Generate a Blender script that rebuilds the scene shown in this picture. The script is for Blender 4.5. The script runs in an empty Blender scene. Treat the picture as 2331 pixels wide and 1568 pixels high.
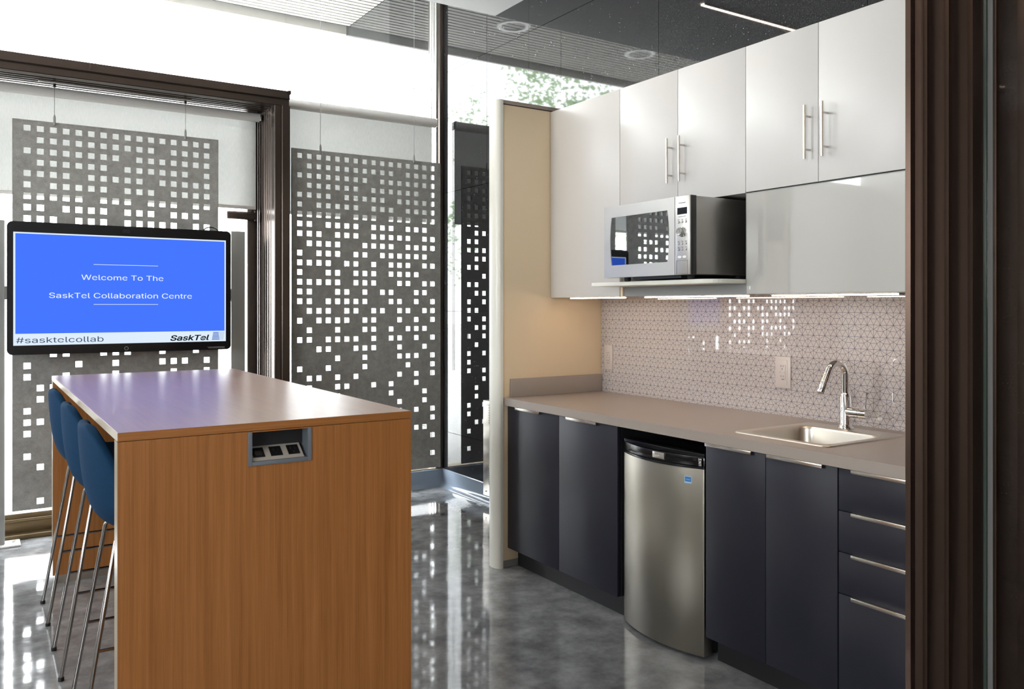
import bpy, bmesh, math, random
from mathutils import Vector, Matrix

# ------------------------------------------------------------------ camera, world, exposure
scene = bpy.context.scene
COL = scene.collection
FPX, IMW, IMH = 1889.0, 2331.0, 1568.0
cam_data = bpy.data.cameras.new('camera')
cam = bpy.data.objects.new('camera', cam_data)
COL.objects.link(cam)
cam.location = (0, 0, 1.41)
cam.rotation_euler = (math.pi / 2, 0, -math.atan2(1228.5, 1889.0))
cam_data.sensor_width = 36.0
cam_data.lens = FPX / IMW * 36.0
cam_data.shift_y = -(784.0 - 697.0) / IMW
cam_data.clip_start = 0.05
scene.camera = cam

scene.view_settings.view_transform = 'Standard'
scene.view_settings.look = 'None'
scene.view_settings.gamma = 1.0
scene.view_settings.use_curve_mapping = False
scene.view_settings.exposure = 0.0

SKY = 20.0
world = bpy.data.worlds.new('world')
scene.world = world
world.use_nodes = True
wn = world.node_tree.nodes
wl = world.node_tree.links
bg = wn['Background']
wtc = wn.new('ShaderNodeTexCoord')
wsep = wn.new('ShaderNodeSeparateXYZ')
wl.new(wtc.outputs['Generated'], wsep.inputs[0])
wramp = wn.new('ShaderNodeValToRGB')
wramp.color_ramp.elements[0].position = 0.0
wramp.color_ramp.elements[0].color = (0.95, 0.975, 1.0, 1)
wramp.color_ramp.elements[1].position = 0.9
wramp.color_ramp.elements[1].color = (0.88, 0.94, 1.0, 1)
wl.new(wsep.outputs['Z'], wramp.inputs[0])
wl.new(wramp.outputs[0], bg.inputs['Color'])
bg.inputs['Strength'].default_value = SKY

cy = scene.cycles
cy.max_bounces = 10
cy.diffuse_bounces = 5
cy.glossy_bounces = 5
cy.transmission_bounces = 6
cy.transparent_max_bounces = 24
cy.sample_clamp_indirect = 12.0
cy.caustics_reflective = False
cy.caustics_refractive = False
cy.use_denoising = True

# key planes of the place (metres)
FLOOR = -0.01
XG = 3.14        # granite wall
YG = 5.95        # glass line
CEIL = 3.49
SOFFIT = 4.19
LED_WARM = (1.0, 0.74, 0.53)

# daylight portals in the glazing (sampling aid for the sky, they give no light themselves)
w4 = bpy.data.lights.new('sky_portal', 'AREA'); w4.shape = 'RECTANGLE'; w4.size = 7.0; w4.size_y = 1.7; w4.cycles.is_portal = True
lo = bpy.data.objects.new('sky_portal', w4); COL.objects.link(lo); lo.location = (-3.5, 1.2, 2.0); lo.rotation_euler = (math.pi / 2, 0, -math.pi / 2); lo['kind'] = 'helper'
for (px, pz, sx, sz) in ((0.0, 3.5, 6.2, 1.3), (0.12, 1.45, 3.1, 2.7), (2.46, 1.1, 1.3, 2.0)):
    ld = bpy.data.lights.new('sky_portal', 'AREA')
    ld.shape = 'RECTANGLE'; ld.size = sx; ld.size_y = sz
    ld.cycles.is_portal = True
    lo = bpy.data.objects.new('sky_portal', ld)
    COL.objects.link(lo)
    lo.location = (px, YG + 0.12, pz)
    lo.rotation_euler = (-math.pi / 2, 0, 0)
    lo['kind'] = 'helper'

# ------------------------------------------------------------------ node helpers and materials
def new_mat(name):
    m = bpy.data.materials.new(name)
    m.use_nodes = True
    nt = m.node_tree
    return m, nt, nt.nodes['Principled BSDF'], nt.nodes['Material Output']

def pset(b, **kw):
    names = {'color': 'Base Color', 'rough': 'Roughness', 'metal': 'Metallic', 'spec': 'Specular IOR Level',
             'coat': 'Coat Weight', 'coat_rough': 'Coat Roughness', 'ior': 'IOR', 'aniso': 'Anisotropic',
             'emit': 'Emission Color', 'emit_s': 'Emission Strength', 'sheen': 'Sheen Weight', 'sheen_rough': 'Sheen Roughness'}
    for k, v in kw.items():
        i = b.inputs[names[k]]
        if k in ('color', 'emit'):
            v = (v[0], v[1], v[2], 1)
        i.default_value = v

def simple(name, color, rough=0.5, **kw):
    m, nt, b, o = new_mat(name)
    pset(b, color=color, rough=rough, **kw)
    return m

def N(nt, typ, **kw):
    n = nt.nodes.new(typ)
    for k, v in kw.items():
        setattr(n, k, v)
    return n

def obj_coord(nt, scale=(1, 1, 1), geo=True):
    if geo:
        g = N(nt, 'ShaderNodeNewGeometry'); src = g.outputs['Position']
    else:
        g = N(nt, 'ShaderNodeTexCoord'); src = g.outputs['Object']
    mp = N(nt, 'ShaderNodeMapping')
    mp.inputs['Scale'].default_value = scale
    nt.links.new(src, mp.inputs['Vector'])
    return mp.outputs[0]

def noise(nt, vec, scale, detail=4, rough=0.6):
    n = N(nt, 'ShaderNodeTexNoise')
    n.inputs['Scale'].default_value = scale
    n.inputs['Detail'].default_value = detail
    n.inputs['Roughness'].default_value = rough
    nt.links.new(vec, n.inputs['Vector'])
    return n.outputs[0]

def ramp(nt, fac, stops):
    r = N(nt, 'ShaderNodeValToRGB')
    e = r.color_ramp.elements
    while len(e) < len(stops):
        e.new(0.5)
    for el, (p, c) in zip(e, stops):
        el.position = p
        el.color = (c[0], c[1], c[2], 1)
    nt.links.new(fac, r.inputs[0])
    return r.outputs[0]

def mathn(nt, op, a, b=None, c=None):
    n = N(nt, 'ShaderNodeMath', operation=op)
    for i, v in enumerate((a, b, c)):
        if v is None:
            continue
        if isinstance(v, (int, float)):
            n.inputs[i].default_value = v
        else:
            nt.links.new(v, n.inputs[i])
    return n.outputs[0]

def bump(nt, b, h, strength, dist=0.01):
    bp = N(nt, 'ShaderNodeBump')
    bp.inputs['Strength'].default_value = strength
    bp.inputs['Distance'].default_value = dist
    nt.links.new(h, bp.inputs['Height'])
    nt.links.new(bp.outputs[0], b.inputs['Normal'])

M = {}
# polished black granite with pale flecks
m, nt, b, o = new_mat('black_granite'); M['granite'] = m
v = obj_coord(nt)
base = ramp(nt, noise(nt, v, 260, 3, 0.7), [(0.38, (0.005, 0.005, 0.006)), (0.70, (0.035, 0.036, 0.038))])
vo = N(nt, 'ShaderNodeTexVoronoi'); vo.inputs['Scale'].default_value = 55
nt.links.new(v, vo.inputs['Vector'])
fl = ramp(nt, vo.outputs['Distance'], [(0.0, (0.6, 0.62, 0.65)), (0.05, (0.6, 0.62, 0.65)), (0.13, (0.0, 0.0, 0.0))])
sel = ramp(nt, noise(nt, v, 14, 3, 0.6), [(0.55, (0, 0, 0)), (0.60, (1, 1, 1))])
mx = N(nt, 'ShaderNodeMix', data_type='RGBA', blend_type='MULTIPLY'); mx.inputs[0].default_value = 1
nt.links.new(fl, mx.inputs[6]); nt.links.new(sel, mx.inputs[7])
ad = N(nt, 'ShaderNodeMix', data_type='RGBA', blend_type='ADD'); ad.inputs[0].default_value = 1
nt.links.new(base, ad.inputs[6]); nt.links.new(mx.outputs[2], ad.inputs[7])
nt.links.new(ad.outputs[2], b.inputs['Base Color'])
pset(b, rough=0.025, ior=1.62)

# polished concrete floor
m, nt, b, o = new_mat('polished_concrete'); M['floor'] = m
v = obj_coord(nt)
n1 = noise(nt, v, 1.3, 6, 0.6); n2 = noise(nt, v, 7.5, 8, 0.68)
nn = mathn(nt, 'ADD', mathn(nt, 'MULTIPLY', n1, 0.35), mathn(nt, 'MULTIPLY', n2, 0.65))
nt.links.new(ramp(nt, nn, [(0.36, (0.12, 0.123, 0.127)), (0.5, (0.215, 0.219, 0.225)), (0.64, (0.34, 0.347, 0.356))]), b.inputs['Base Color'])
pset(b, rough=0.09, coat=0.35, coat_rough=0.03)
nt.links.new(mathn(nt, 'ADD', mathn(nt, 'MULTIPLY', n2, 0.10), 0.03), b.inputs['Roughness'])
bump(nt, b, noise(nt, v, 5.0, 3, 0.5), 0.06, 0.02)

# rift oak veneer, vertical grain / along the table for the top
def veneer(name, scale, c0, c1, c2, rough, coat=0.0):
    m, nt, b, o = new_mat(name)
    v = obj_coord(nt, scale)
    a = noise(nt, v, 1.0, 6, 0.62)
    a2 = noise(nt, v, 4.5, 3, 0.7)
    f = mathn(nt, 'ADD', mathn(nt, 'MULTIPLY', a, 0.6), mathn(nt, 'MULTIPLY', a2, 0.4))
    nt.links.new(ramp(nt, f, [(0.35, c0), (0.5, c1), (0.66, c2)]), b.inputs['Base Color'])
    pset(b, rough=rough, coat=coat, coat_rough=0.30)
    b.inputs['Coat IOR'].default_value = 1.55
    bump(nt, b, f, 0.05, 0.002)
    return m
OAK = ((0.29, 0.108, 0.025), (0.38, 0.146, 0.036), (0.46, 0.19, 0.054))
M['oak_v'] = veneer('oak_veneer_upright', (55, 55, 0.9), *OAK, 0.42)
M['oak_h'] = veneer('oak_veneer_top', (55, 1.2, 55), (0.22, 0.10, 0.035), (0.29, 0.135, 0.05), (0.36, 0.17, 0.066), 0.5, 1.0)
M['edge'] = simple('table_edge_band', (0.32, 0.25, 0.17), 0.32)
M['edge_glare'] = simple('table_edge_band_glare', (0.58, 0.50, 0.40), 0.25)  # panel edge colour made paler, painting in the window glare
M['oak_edge'] = veneer('oak_veneer_front_edge', (1.2, 55, 70), *OAK, 0.42)

# dark bronze
m, nt, b, o = new_mat('dark_bronze'); M['bronze'] = m
v = obj_coord(nt, (1, 1, 0.25))
nt.links.new(ramp(nt, noise(nt, v, 5, 4, 0.6), [(0.3, (0.068, 0.053, 0.045)), (0.7, (0.076, 0.059, 0.050))]), b.inputs['Base Color'])
pset(b, metal=0.7, rough=0.27)
M['bronze_jamb'] = simple('bronze_jamb_satin', (0.090, 0.058, 0.044), 0.22, metal=0.85)
M['bronze_light'] = simple('brushed_bronze', (0.16, 0.115, 0.06), 0.38, metal=0.7)

M['white_wall'] = simple('white_paint', (0.74, 0.73, 0.71), 0.7)
M['ceiling'] = simple('ceiling_paint', (0.80, 0.80, 0.79), 0.75)
M['cream'] = simple('cream_laminate', (0.80, 0.645, 0.44), 0.42)
M['cream_post'] = simple('cream_painted_post', (0.78, 0.77, 0.69), 0.3)
M['white_cab'] = simple('white_satin_lacquer', (0.64, 0.62, 0.595), 0.34, spec=0.5)
M['white_cab_in'] = simple('white_melamine', (0.55, 0.53, 0.50), 0.5)
M['glass_door'] = simple('back_painted_glass', (0.50, 0.49, 0.46), 0.03, coat=1.0, coat_rough=0.0)
M['navy'] = simple('navy_laminate', (0.013, 0.0135, 0.023), 0.42, spec=0.4)
M['kick'] = simple('black_kick_board', (0.012, 0.012, 0.014), 0.5)
M['counter'] = simple('taupe_laminate', (0.335, 0.285, 0.25), 0.36)
M['steel'] = simple('brushed_steel', (0.60, 0.56, 0.50), 0.30, metal=1.0)
M['plate_steel'] = simple('socket_plate_steel', (0.62, 0.57, 0.50), 0.4, metal=0.35)
M['steel_oven'] = simple('microwave_steel', (0.40, 0.39, 0.375), 0.36, metal=1.0)
M['steel_fridge'] = simple('fridge_steel', (0.34, 0.315, 0.27), 0.36, metal=1.0)
M['nickel'] = simple('satin_nickel', (0.62, 0.58, 0.52), 0.25, metal=1.0)
M['chrome'] = simple('chrome', (0.80, 0.80, 0.80), 0.05, metal=1.0)
M['stool_chrome'] = simple('stool_chrome', (0.36, 0.345, 0.33), 0.16, metal=1.0)
M['silver'] = simple('silver_paint', (0.62, 0.62, 0.62), 0.25, metal=0.9)
M['black'] = simple('black_plastic', (0.010, 0.010, 0.011), 0.35)
M['black_gloss'] = simple('black_gloss_plastic', (0.007, 0.007, 0.008), 0.18, spec=0.35)
M['rubber'] = simple('black_rubber', (0.012, 0.012, 0.012), 0.7)
M['grey_metal'] = simple('grey_powder_coat', (0.30, 0.305, 0.295), 0.5)
M['grey_frame'] = simple('grey_power_frame', (0.16, 0.18, 0.21), 0.5)
M['white_plate'] = simple('white_steel_plate', (0.75, 0.75, 0.75), 0.35)
M['outlet'] = simple('ivory_plastic', (0.54, 0.485, 0.455), 0.3)
M['slot'] = simple('slot_black', (0.03, 0.028, 0.025), 0.6)
M['red'] = simple('red_button', (0.35, 0.03, 0.03), 0.4)
M['vinyl'] = simple('grey_blue_vinyl', (0.20, 0.24, 0.30), 0.14)
M['joint'] = simple('stone_joint', (0.012, 0.012, 0.012), 0.6)
M['mirror_black'] = simple('smoked_glass', (0.34, 0.35, 0.37), 0.015, metal=1.0)
M['display'] = simple('display_glass', (0.008, 0.009, 0.018), 0.08)
M['cord'] = simple('steel_cable', (0.30, 0.30, 0.30), 0.35, metal=1.0)
M['print'] = simple('dark_print', (0.06, 0.06, 0.065), 0.5)
M['white_print'] = simple('white_print', (0.85, 0.85, 0.85), 0.5)
M['sticker'] = simple('blue_sticker', (0.05, 0.22, 0.55), 0.4)
M['sticker_light'] = simple('pale_sticker', (0.45, 0.65, 0.85), 0.4)
M['slat'] = simple('soffit_slat', (0.46, 0.435, 0.40), 0.6)
M['slat_gap'] = simple('soffit_void', (0.02, 0.02, 0.02), 0.9)
M['paving'] = simple('pale_paving', (0.62, 0.61, 0.58), 0.8)
M['bark'] = simple('bark', (0.12, 0.08, 0.05), 0.9)
M['ring'] = simple('downlight_trim', (0.9, 0.9, 0.89), 0.4)

# foliage: green leaves that let light through
m, nt, b, o = new_mat('leaf'); M['leaf'] = m
tr = N(nt, 'ShaderNodeBsdfTranslucent'); tr.inputs[0].default_value = (0.40, 0.52, 0.30, 1)
mxs = N(nt, 'ShaderNodeMixShader'); mxs.inputs[0].default_value = 0.5
pset(b, color=(0.13, 0.21, 0.09), rough=0.6)
nt.links.new(b.outputs[0], mxs.inputs[1]); nt.links.new(tr.outputs[0], mxs.inputs[2]); nt.links.new(mxs.outputs[0], o.inputs[0])

# felt with mottled fibres
m, nt, b, o = new_mat('grey_felt'); M['felt'] = m
v = obj_coord(nt)
f = mathn(nt, 'ADD', mathn(nt, 'MULTIPLY', noise(nt, v, 22, 5, 0.7), 0.6), mathn(nt, 'MULTIPLY', noise(nt, v, 140, 3, 0.7), 0.4))
nt.links.new(ramp(nt, f, [(0.33, (0.21, 0.208, 0.20)), (0.52, (0.30, 0.298, 0.287)), (0.70, (0.39, 0.386, 0.373))]), b.inputs['Base Color'])
pset(b, rough=0.95, spec=0.1)

# upholstery
m, nt, b, o = new_mat('blue_wool'); M['blue'] = m
v = obj_coord(nt)
nt.links.new(ramp(nt, noise(nt, v, 420, 2, 0.6), [(0.3, (0.003, 0.026, 0.070)), (0.7, (0.006, 0.044, 0.105))]), b.inputs['Base Color'])
pset(b, rough=0.85, sheen=0.0, spec=0.2)

# translucent roller blind, woven, slightly see-through
m, nt, b, o = new_mat('blind_fabric'); M['blind'] = m
v1 = obj_coord(nt, (330, 1, 30))
wv = noise(nt, v1, 1.0, 3, 0.7)
nt.links.new(ramp(nt, wv, [(0.3, (0.70, 0.68, 0.62)), (0.7, (0.52, 0.50, 0.45))]), b.inputs['Base Color'])
pset(b, rough=0.9, spec=0.1)
tl = N(nt, 'ShaderNodeBsdfTranslucent'); tl.inputs[0].default_value = (0.39, 0.392, 0.385, 1)
tp = N(nt, 'ShaderNodeBsdfTransparent')
s1 = N(nt, 'ShaderNodeMixShader'); s1.inputs[0].default_value = 0.62
nt.links.new(b.outputs[0], s1.inputs[1]); nt.links.new(tl.outputs[0], s1.inputs[2])
s2 = N(nt, 'ShaderNodeMixShader')
nt.links.new(mathn(nt, 'MULTIPLY', ramp(nt, wv, [(0.36, (0.05, 0.05, 0.05)), (0.66, (1, 1, 1))]), 0.065), s2.inputs[0])
nt.links.new(s1.outputs[0], s2.inputs[1]); nt.links.new(tp.outputs[0], s2.inputs[2])
nt.links.new(s2.outputs[0], o.inputs[0])

# window glass: clear, reflecting by Fresnel on both faces
m, nt, b, o = new_mat('window_glass'); M['glass'] = m
nt.nodes.remove(b)
g = N(nt, 'ShaderNodeNewGeometry')
fr = N(nt, 'ShaderNodeFresnel')
bf = g.outputs['Backfacing']
nt.links.new(mathn(nt, 'ADD', mathn(nt, 'MULTIPLY', bf, 1 / 1.45 - 1.45), 1.45), fr.inputs['IOR'])
tp = N(nt, 'ShaderNodeBsdfTransparent'); tp.inputs[0].default_value = (0.98, 0.985, 0.98, 1)
gl = N(nt, 'ShaderNodeBsdfGlossy'); gl.inputs['Roughness'].default_value = 0.0
s = N(nt, 'ShaderNodeMixShader')
nt.links.new(fr.outputs[0], s.inputs[0]); nt.links.new(tp.outputs[0], s.inputs[1]); nt.links.new(gl.outputs[0], s.inputs[2])
nt.links.new(s.outputs[0], o.inputs[0])

# glass edge, green
M['glass_edge'] = simple('green_glass_edge', (0.045, 0.06, 0.052), 0.08)

# backsplash: printed lines of a star lattice under clear glass
m, nt, b, o = new_mat('star_lattice_glass'); M['lattice'] = m
g = N(nt, 'ShaderNodeNewGeometry')
sp = N(nt, 'ShaderNodeSeparateXYZ'); nt.links.new(g.outputs['Position'], sp.inputs[0])
W, H = 0.0580, 0.0503
xx = mathn(nt, 'MULTIPLY', mathn(nt, 'SUBTRACT', sp.outputs['Y'], 2.651), 1 / W)
zz = mathn(nt, 'MULTIPLY', mathn(nt, 'SUBTRACT', sp.outputs['Z'], 1.2325), 1 / H)
ii = mathn(nt, 'SUBTRACT', xx, mathn(nt, 'MULTIPLY', zz, 0.5))
fi = mathn(nt, 'FRACT', ii); fj = mathn(nt, 'FRACT', zz)
ssum = mathn(nt, 'ADD', fi, fj)
def edge01(x):
    return mathn(nt, 'MINIMUM', x, mathn(nt, 'SUBTRACT', 1.0, x))
d = mathn(nt, 'MINIMUM', edge01(fi), edge01(fj))
d3 = mathn(nt, 'ABSOLUTE', mathn(nt, 'SUBTRACT', ssum, 1.0))
d = mathn(nt, 'MINIMUM', d, d3)
up = mathn(nt, 'LESS_THAN', ssum, 1.0)
big_up = mathn(nt, 'MULTIPLY', mathn(nt, 'SUBTRACT', 1.0, up), 10)
big_dn = mathn(nt, 'MULTIPLY', up, 10)
dm = mathn(nt, 'ABSOLUTE', mathn(nt, 'SUBTRACT', fj, 0.5))
for q in (fi, ssum):
    dm = mathn(nt, 'MINIMUM', dm, mathn(nt, 'ABSOLUTE', mathn(nt, 'SUBTRACT', q, 0.5)))
dm = mathn(nt, 'ADD', dm, big_up)
d = mathn(nt, 'MINIMUM', d, dm)
A = mathn(nt, 'SUBTRACT', 1.0, fi); Bq = mathn(nt, 'SUBTRACT', 1.0, fj); Cq = mathn(nt, 'SUBTRACT', ssum, 1.0)
for p, q in ((A, Bq), (Bq, Cq), (A, Cq)):
    dd = mathn(nt, 'MULTIPLY', mathn(nt, 'ABSOLUTE', mathn(nt, 'SUBTRACT', p, q)), 0.577)
    d = mathn(nt, 'MINIMUM', d, mathn(nt, 'ADD', dd, big_dn))
dist = mathn(nt, 'MULTIPLY', d, H)
line = ramp(nt, mathn(nt, 'MULTIPLY', dist, 1000), [(0.0, (0.080, 0.072, 0.125)), (0.48, (0.080, 0.072, 0.125)), (0.85, (0.51, 0.465, 0.445))])
nt.links.new(line, b.inputs['Base Color'])
pset(b, rough=0.03, coat=0.6, coat_rough=0.0)

def emit_mat(name, color, strength):
    m = bpy.data.materials.new(name); m.use_nodes = True
    nt = m.node_tree; nt.nodes.remove(nt.nodes['Principled BSDF'])
    e = N(nt, 'ShaderNodeEmission'); e.inputs[0].default_value = (*color, 1); e.inputs[1].default_value = strength
    nt.links.new(e.outputs[0], nt.nodes['Material Output'].inputs[0])
    return m
M['led'] = emit_mat('led_strip', LED_WARM, 38.0)
M['led_ceiling'] = emit_mat('led_ceiling_line', (1.0, 0.82, 0.66), 52.0)
M['led_ceiling_fill'] = emit_mat('led_ceiling_line_fill', (1.0, 0.80, 0.62), 36.0)  # weaker glow for the two added ceiling lights out of view
M['scr_blue'] = emit_mat('screen_blue', (0.062, 0.185, 1.0), 1.0)
M['scr_white'] = emit_mat('screen_white', (0.74, 0.86, 0.98), 1.0)
M['scr_text'] = emit_mat('screen_text_white', (0.85, 0.95, 1.0), 1.0)
M['scr_black'] = emit_mat('screen_text_black', (0.004, 0.006, 0.012), 1.0)
M['scr_slate'] = emit_mat('screen_text_slate', (0.045, 0.065, 0.14), 1.0)
M['scr_logo'] = emit_mat('screen_logo_blue', (0.04, 0.13, 0.52), 1.0)
M['scr_logo2'] = emit_mat('screen_logo_pale', (0.20, 0.32, 0.60), 1.0)

# ------------------------------------------------------------------ mesh helpers
class MB:
    def __init__(self):
        self.bm = bmesh.new()
    def _merge(self, tmp):
        me = bpy.data.meshes.new('tmp'); tmp.to_mesh(me); tmp.free()
        self.bm.from_mesh(me); bpy.data.meshes.remove(me)
    def box(self, x0, x1, y0, y1, z0, z1, bev=0.0, seg=2):
        t = bmesh.new()
        bmesh.ops.create_cube(t, size=1.0)
        for v in t.verts:
            v.co = Vector(((x0 + x1) / 2 + v.co.x * (x1 - x0), (y0 + y1) / 2 + v.co.y * (y1 - y0), (z0 + z1) / 2 + v.co.z * (z1 - z0)))
        if bev > 0:
            bmesh.ops.bevel(t, geom=list(t.edges), offset=bev, segments=seg, affect='EDGES', profile=0.5)
        self._merge(t); return self
    def prism(self, pts, axis, a0, a1, bev=0.0):
        """pts: 2-D outline; axis 'z': (x,y), 'y': (x,z), 'x': (y,z); extruded a0..a1"""
        t = bmesh.new()
        def co(p, a):
            return {'z': (p[0], p[1], a), 'y': (p[0], a, p[1]), 'x': (a, p[0], p[1])}[axis]
        lo = [t.verts.new(co(p, a0)) for p in pts]
        hi = [t.verts.new(co(p, a1)) for p in pts]
        n = len(pts)
        t.faces.new(lo); t.faces.new(hi)
        for i in range(n):
            t.faces.new((lo[i], lo[(i + 1) % n], hi[(i + 1) % n], hi[i]))
        bmesh.ops.recalc_face_normals(t, faces=t.faces)
        if bev > 0:
            es = [e for e in t.edges if abs(Vector(e.verts[0].co - e.verts[1].co).length) > 0]
            bmesh.ops.bevel(t, geom=es, offset=bev, segments=2, affect='EDGES', profile=0.5)
        self._merge(t); return self
    def cyl(self, p0, p1, r0, r1=None, n=20):
        return self.tube([p0, p1], [r0, r0 if r1 is None else r1], n)
    def tube(self, path, radii, n=14, caps=True):
        t = bmesh.new()
        path = [Vector(p) for p in path]
        if not isinstance(radii, (list, tuple)):
            radii = [radii] * len(path)
        rings = []
        up = None
        for i, p in enumerate(path):
            a = path[max(0, i - 1)]; c = path[min(len(path) - 1, i + 1)]
            d = (c - a).normalized()
            if up is None:
                ref = Vector((0, 0, 1)) if abs(d.z) < 0.9 else Vector((1, 0, 0))
                up = (ref - d * ref.dot(d)).normalized()
            else:
                up = (up - d * up.dot(d)).normalized()
            s = d.cross(up)
            rings.append([t.verts.new(p + (up * math.cos(k * 2 * math.pi / n) + s * math.sin(k * 2 * math.pi / n)) * radii[i]) for k in range(n)])
        for a, c in zip(rings, rings[1:]):
            for k in range(n):
                t.faces.new((a[k], a[(k + 1) % n], c[(k + 1) % n], c[k]))
        if caps:
            t.faces.new(rings[0]); t.faces.new(rings[-1])
        bmesh.ops.recalc_face_normals(t, faces=t.faces)
        self._merge(t); return self
    def lathe(self, prof, center, axis='z', n=28, caps=True):
        """prof: list of (radius, height)"""
        t = bmesh.new(); rings = []
        for r, h in prof:
            ring = []
            for k in range(n):
                c, s = math.cos(k * 2 * math.pi / n) * r, math.sin(k * 2 * math.pi / n) * r
                q = {'z': (c, s, h), 'x': (h, c, s), 'y': (c, h, s)}[axis]
                ring.append(t.verts.new(Vector(center) + Vector(q)))
            rings.append(ring)
        for a, c in zip(rings, rings[1:]):
            for k in range(n):
                t.faces.new((a[k], a[(k + 1) % n], c[(k + 1) % n], c[k]))
        if caps:
            t.faces.new(rings[0]); t.faces.new(rings[-1])
        bmesh.ops.recalc_face_normals(t, faces=t.faces)
        self._merge(t); return self
    def sheet(self, us, vs, holes, plane, a0, a1):
        """slab with rectangular holes; us, vs sorted grid lines; holes: set of (i, j) cells; plane 'y' -> (x,z), 'z' -> (x,y)"""
        t = bmesh.new(); cache = {}
        def vert(i, j, k):
            if (i, j, k) not in cache:
                a = (a0, a1)[k]
                cache[(i, j, k)] = t.verts.new({'y': (us[i], a, vs[j]), 'z': (us[i], vs[j], a), 'x': (a, us[i], vs[j])}[plane])
            return cache[(i, j, k)]
        nu, nv = len(us) - 1, len(vs) - 1
        solid = lambda i, j: 0 <= i < nu and 0 <= j < nv and (i, j) not in holes
        for i in range(nu):
            for j in range(nv):
                if not solid(i, j):
                    continue
                for k in (0, 1):
                    t.faces.new((vert(i, j, k), vert(i + 1, j, k), vert(i + 1, j + 1, k), vert(i, j + 1, k)))
                for (di, dj, e) in ((-1, 0, ((i, j), (i, j + 1))), (1, 0, ((i + 1, j), (i + 1, j + 1))), (0, -1, ((i, j), (i + 1, j))), (0, 1, ((i, j + 1), (i + 1, j + 1)))):
                    if not solid(i + di, j + dj):
                        p, q = e
                        t.faces.new((vert(*p, 0), vert(*q, 0), vert(*q, 1), vert(*p, 1)))
        bmesh.ops.recalc_face_normals(t, faces=t.faces)
        self._merge(t); return self
    def build(self, name, mat, parent=None, smooth=True, angle=0.6):
        me = bpy.data.meshes.new(name)
        if parent is not None:
            L = world_loc(parent)
            bmesh.ops.translate(self.bm, vec=-L, verts=self.bm.verts)
        self.bm.to_mesh(me); self.bm.free()
        if smooth:
            for p in me.polygons:
                p.use_smooth = True
            me.set_sharp_from_angle(angle=angle)
        me.materials.append(mat)
        o = bpy.data.objects.new(name, me)
        COL.objects.link(o)
        o.parent = parent
        return o

def world_loc(o):
    L = Vector((0, 0, 0))
    while o is not None:
        L += o.location; o = o.parent
    return L

def tag(o, label=None, cat=None, group=None, kind=None):
    if label: o['label'] = label
    if cat: o['category'] = cat
    if group: o['group'] = group
    if kind: o['kind'] = kind
    return o

def thing(name, label, cat, loc, group=None):
    o = bpy.data.objects.new(name, None); COL.objects.link(o)
    o.location = loc; o.empty_display_size = 0.05
    return tag(o, label, cat, group)

def struct_empty(name, loc=(0, 0, 0)):
    o = bpy.data.objects.new(name, None); COL.objects.link(o); o.location = loc
    o['kind'] = 'structure'; return o

def struct(name, mb, mat, parent=None, **kw):
    o = mb.build(name, mat, parent, **kw)
    if parent is None:
        o['kind'] = 'structure'
    return o

def copy_tree(o, parent=None):
    c = o.copy(); COL.objects.link(c); c.parent = parent
    for ch in list(o.children):
        copy_tree(ch, c)
    return c

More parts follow.
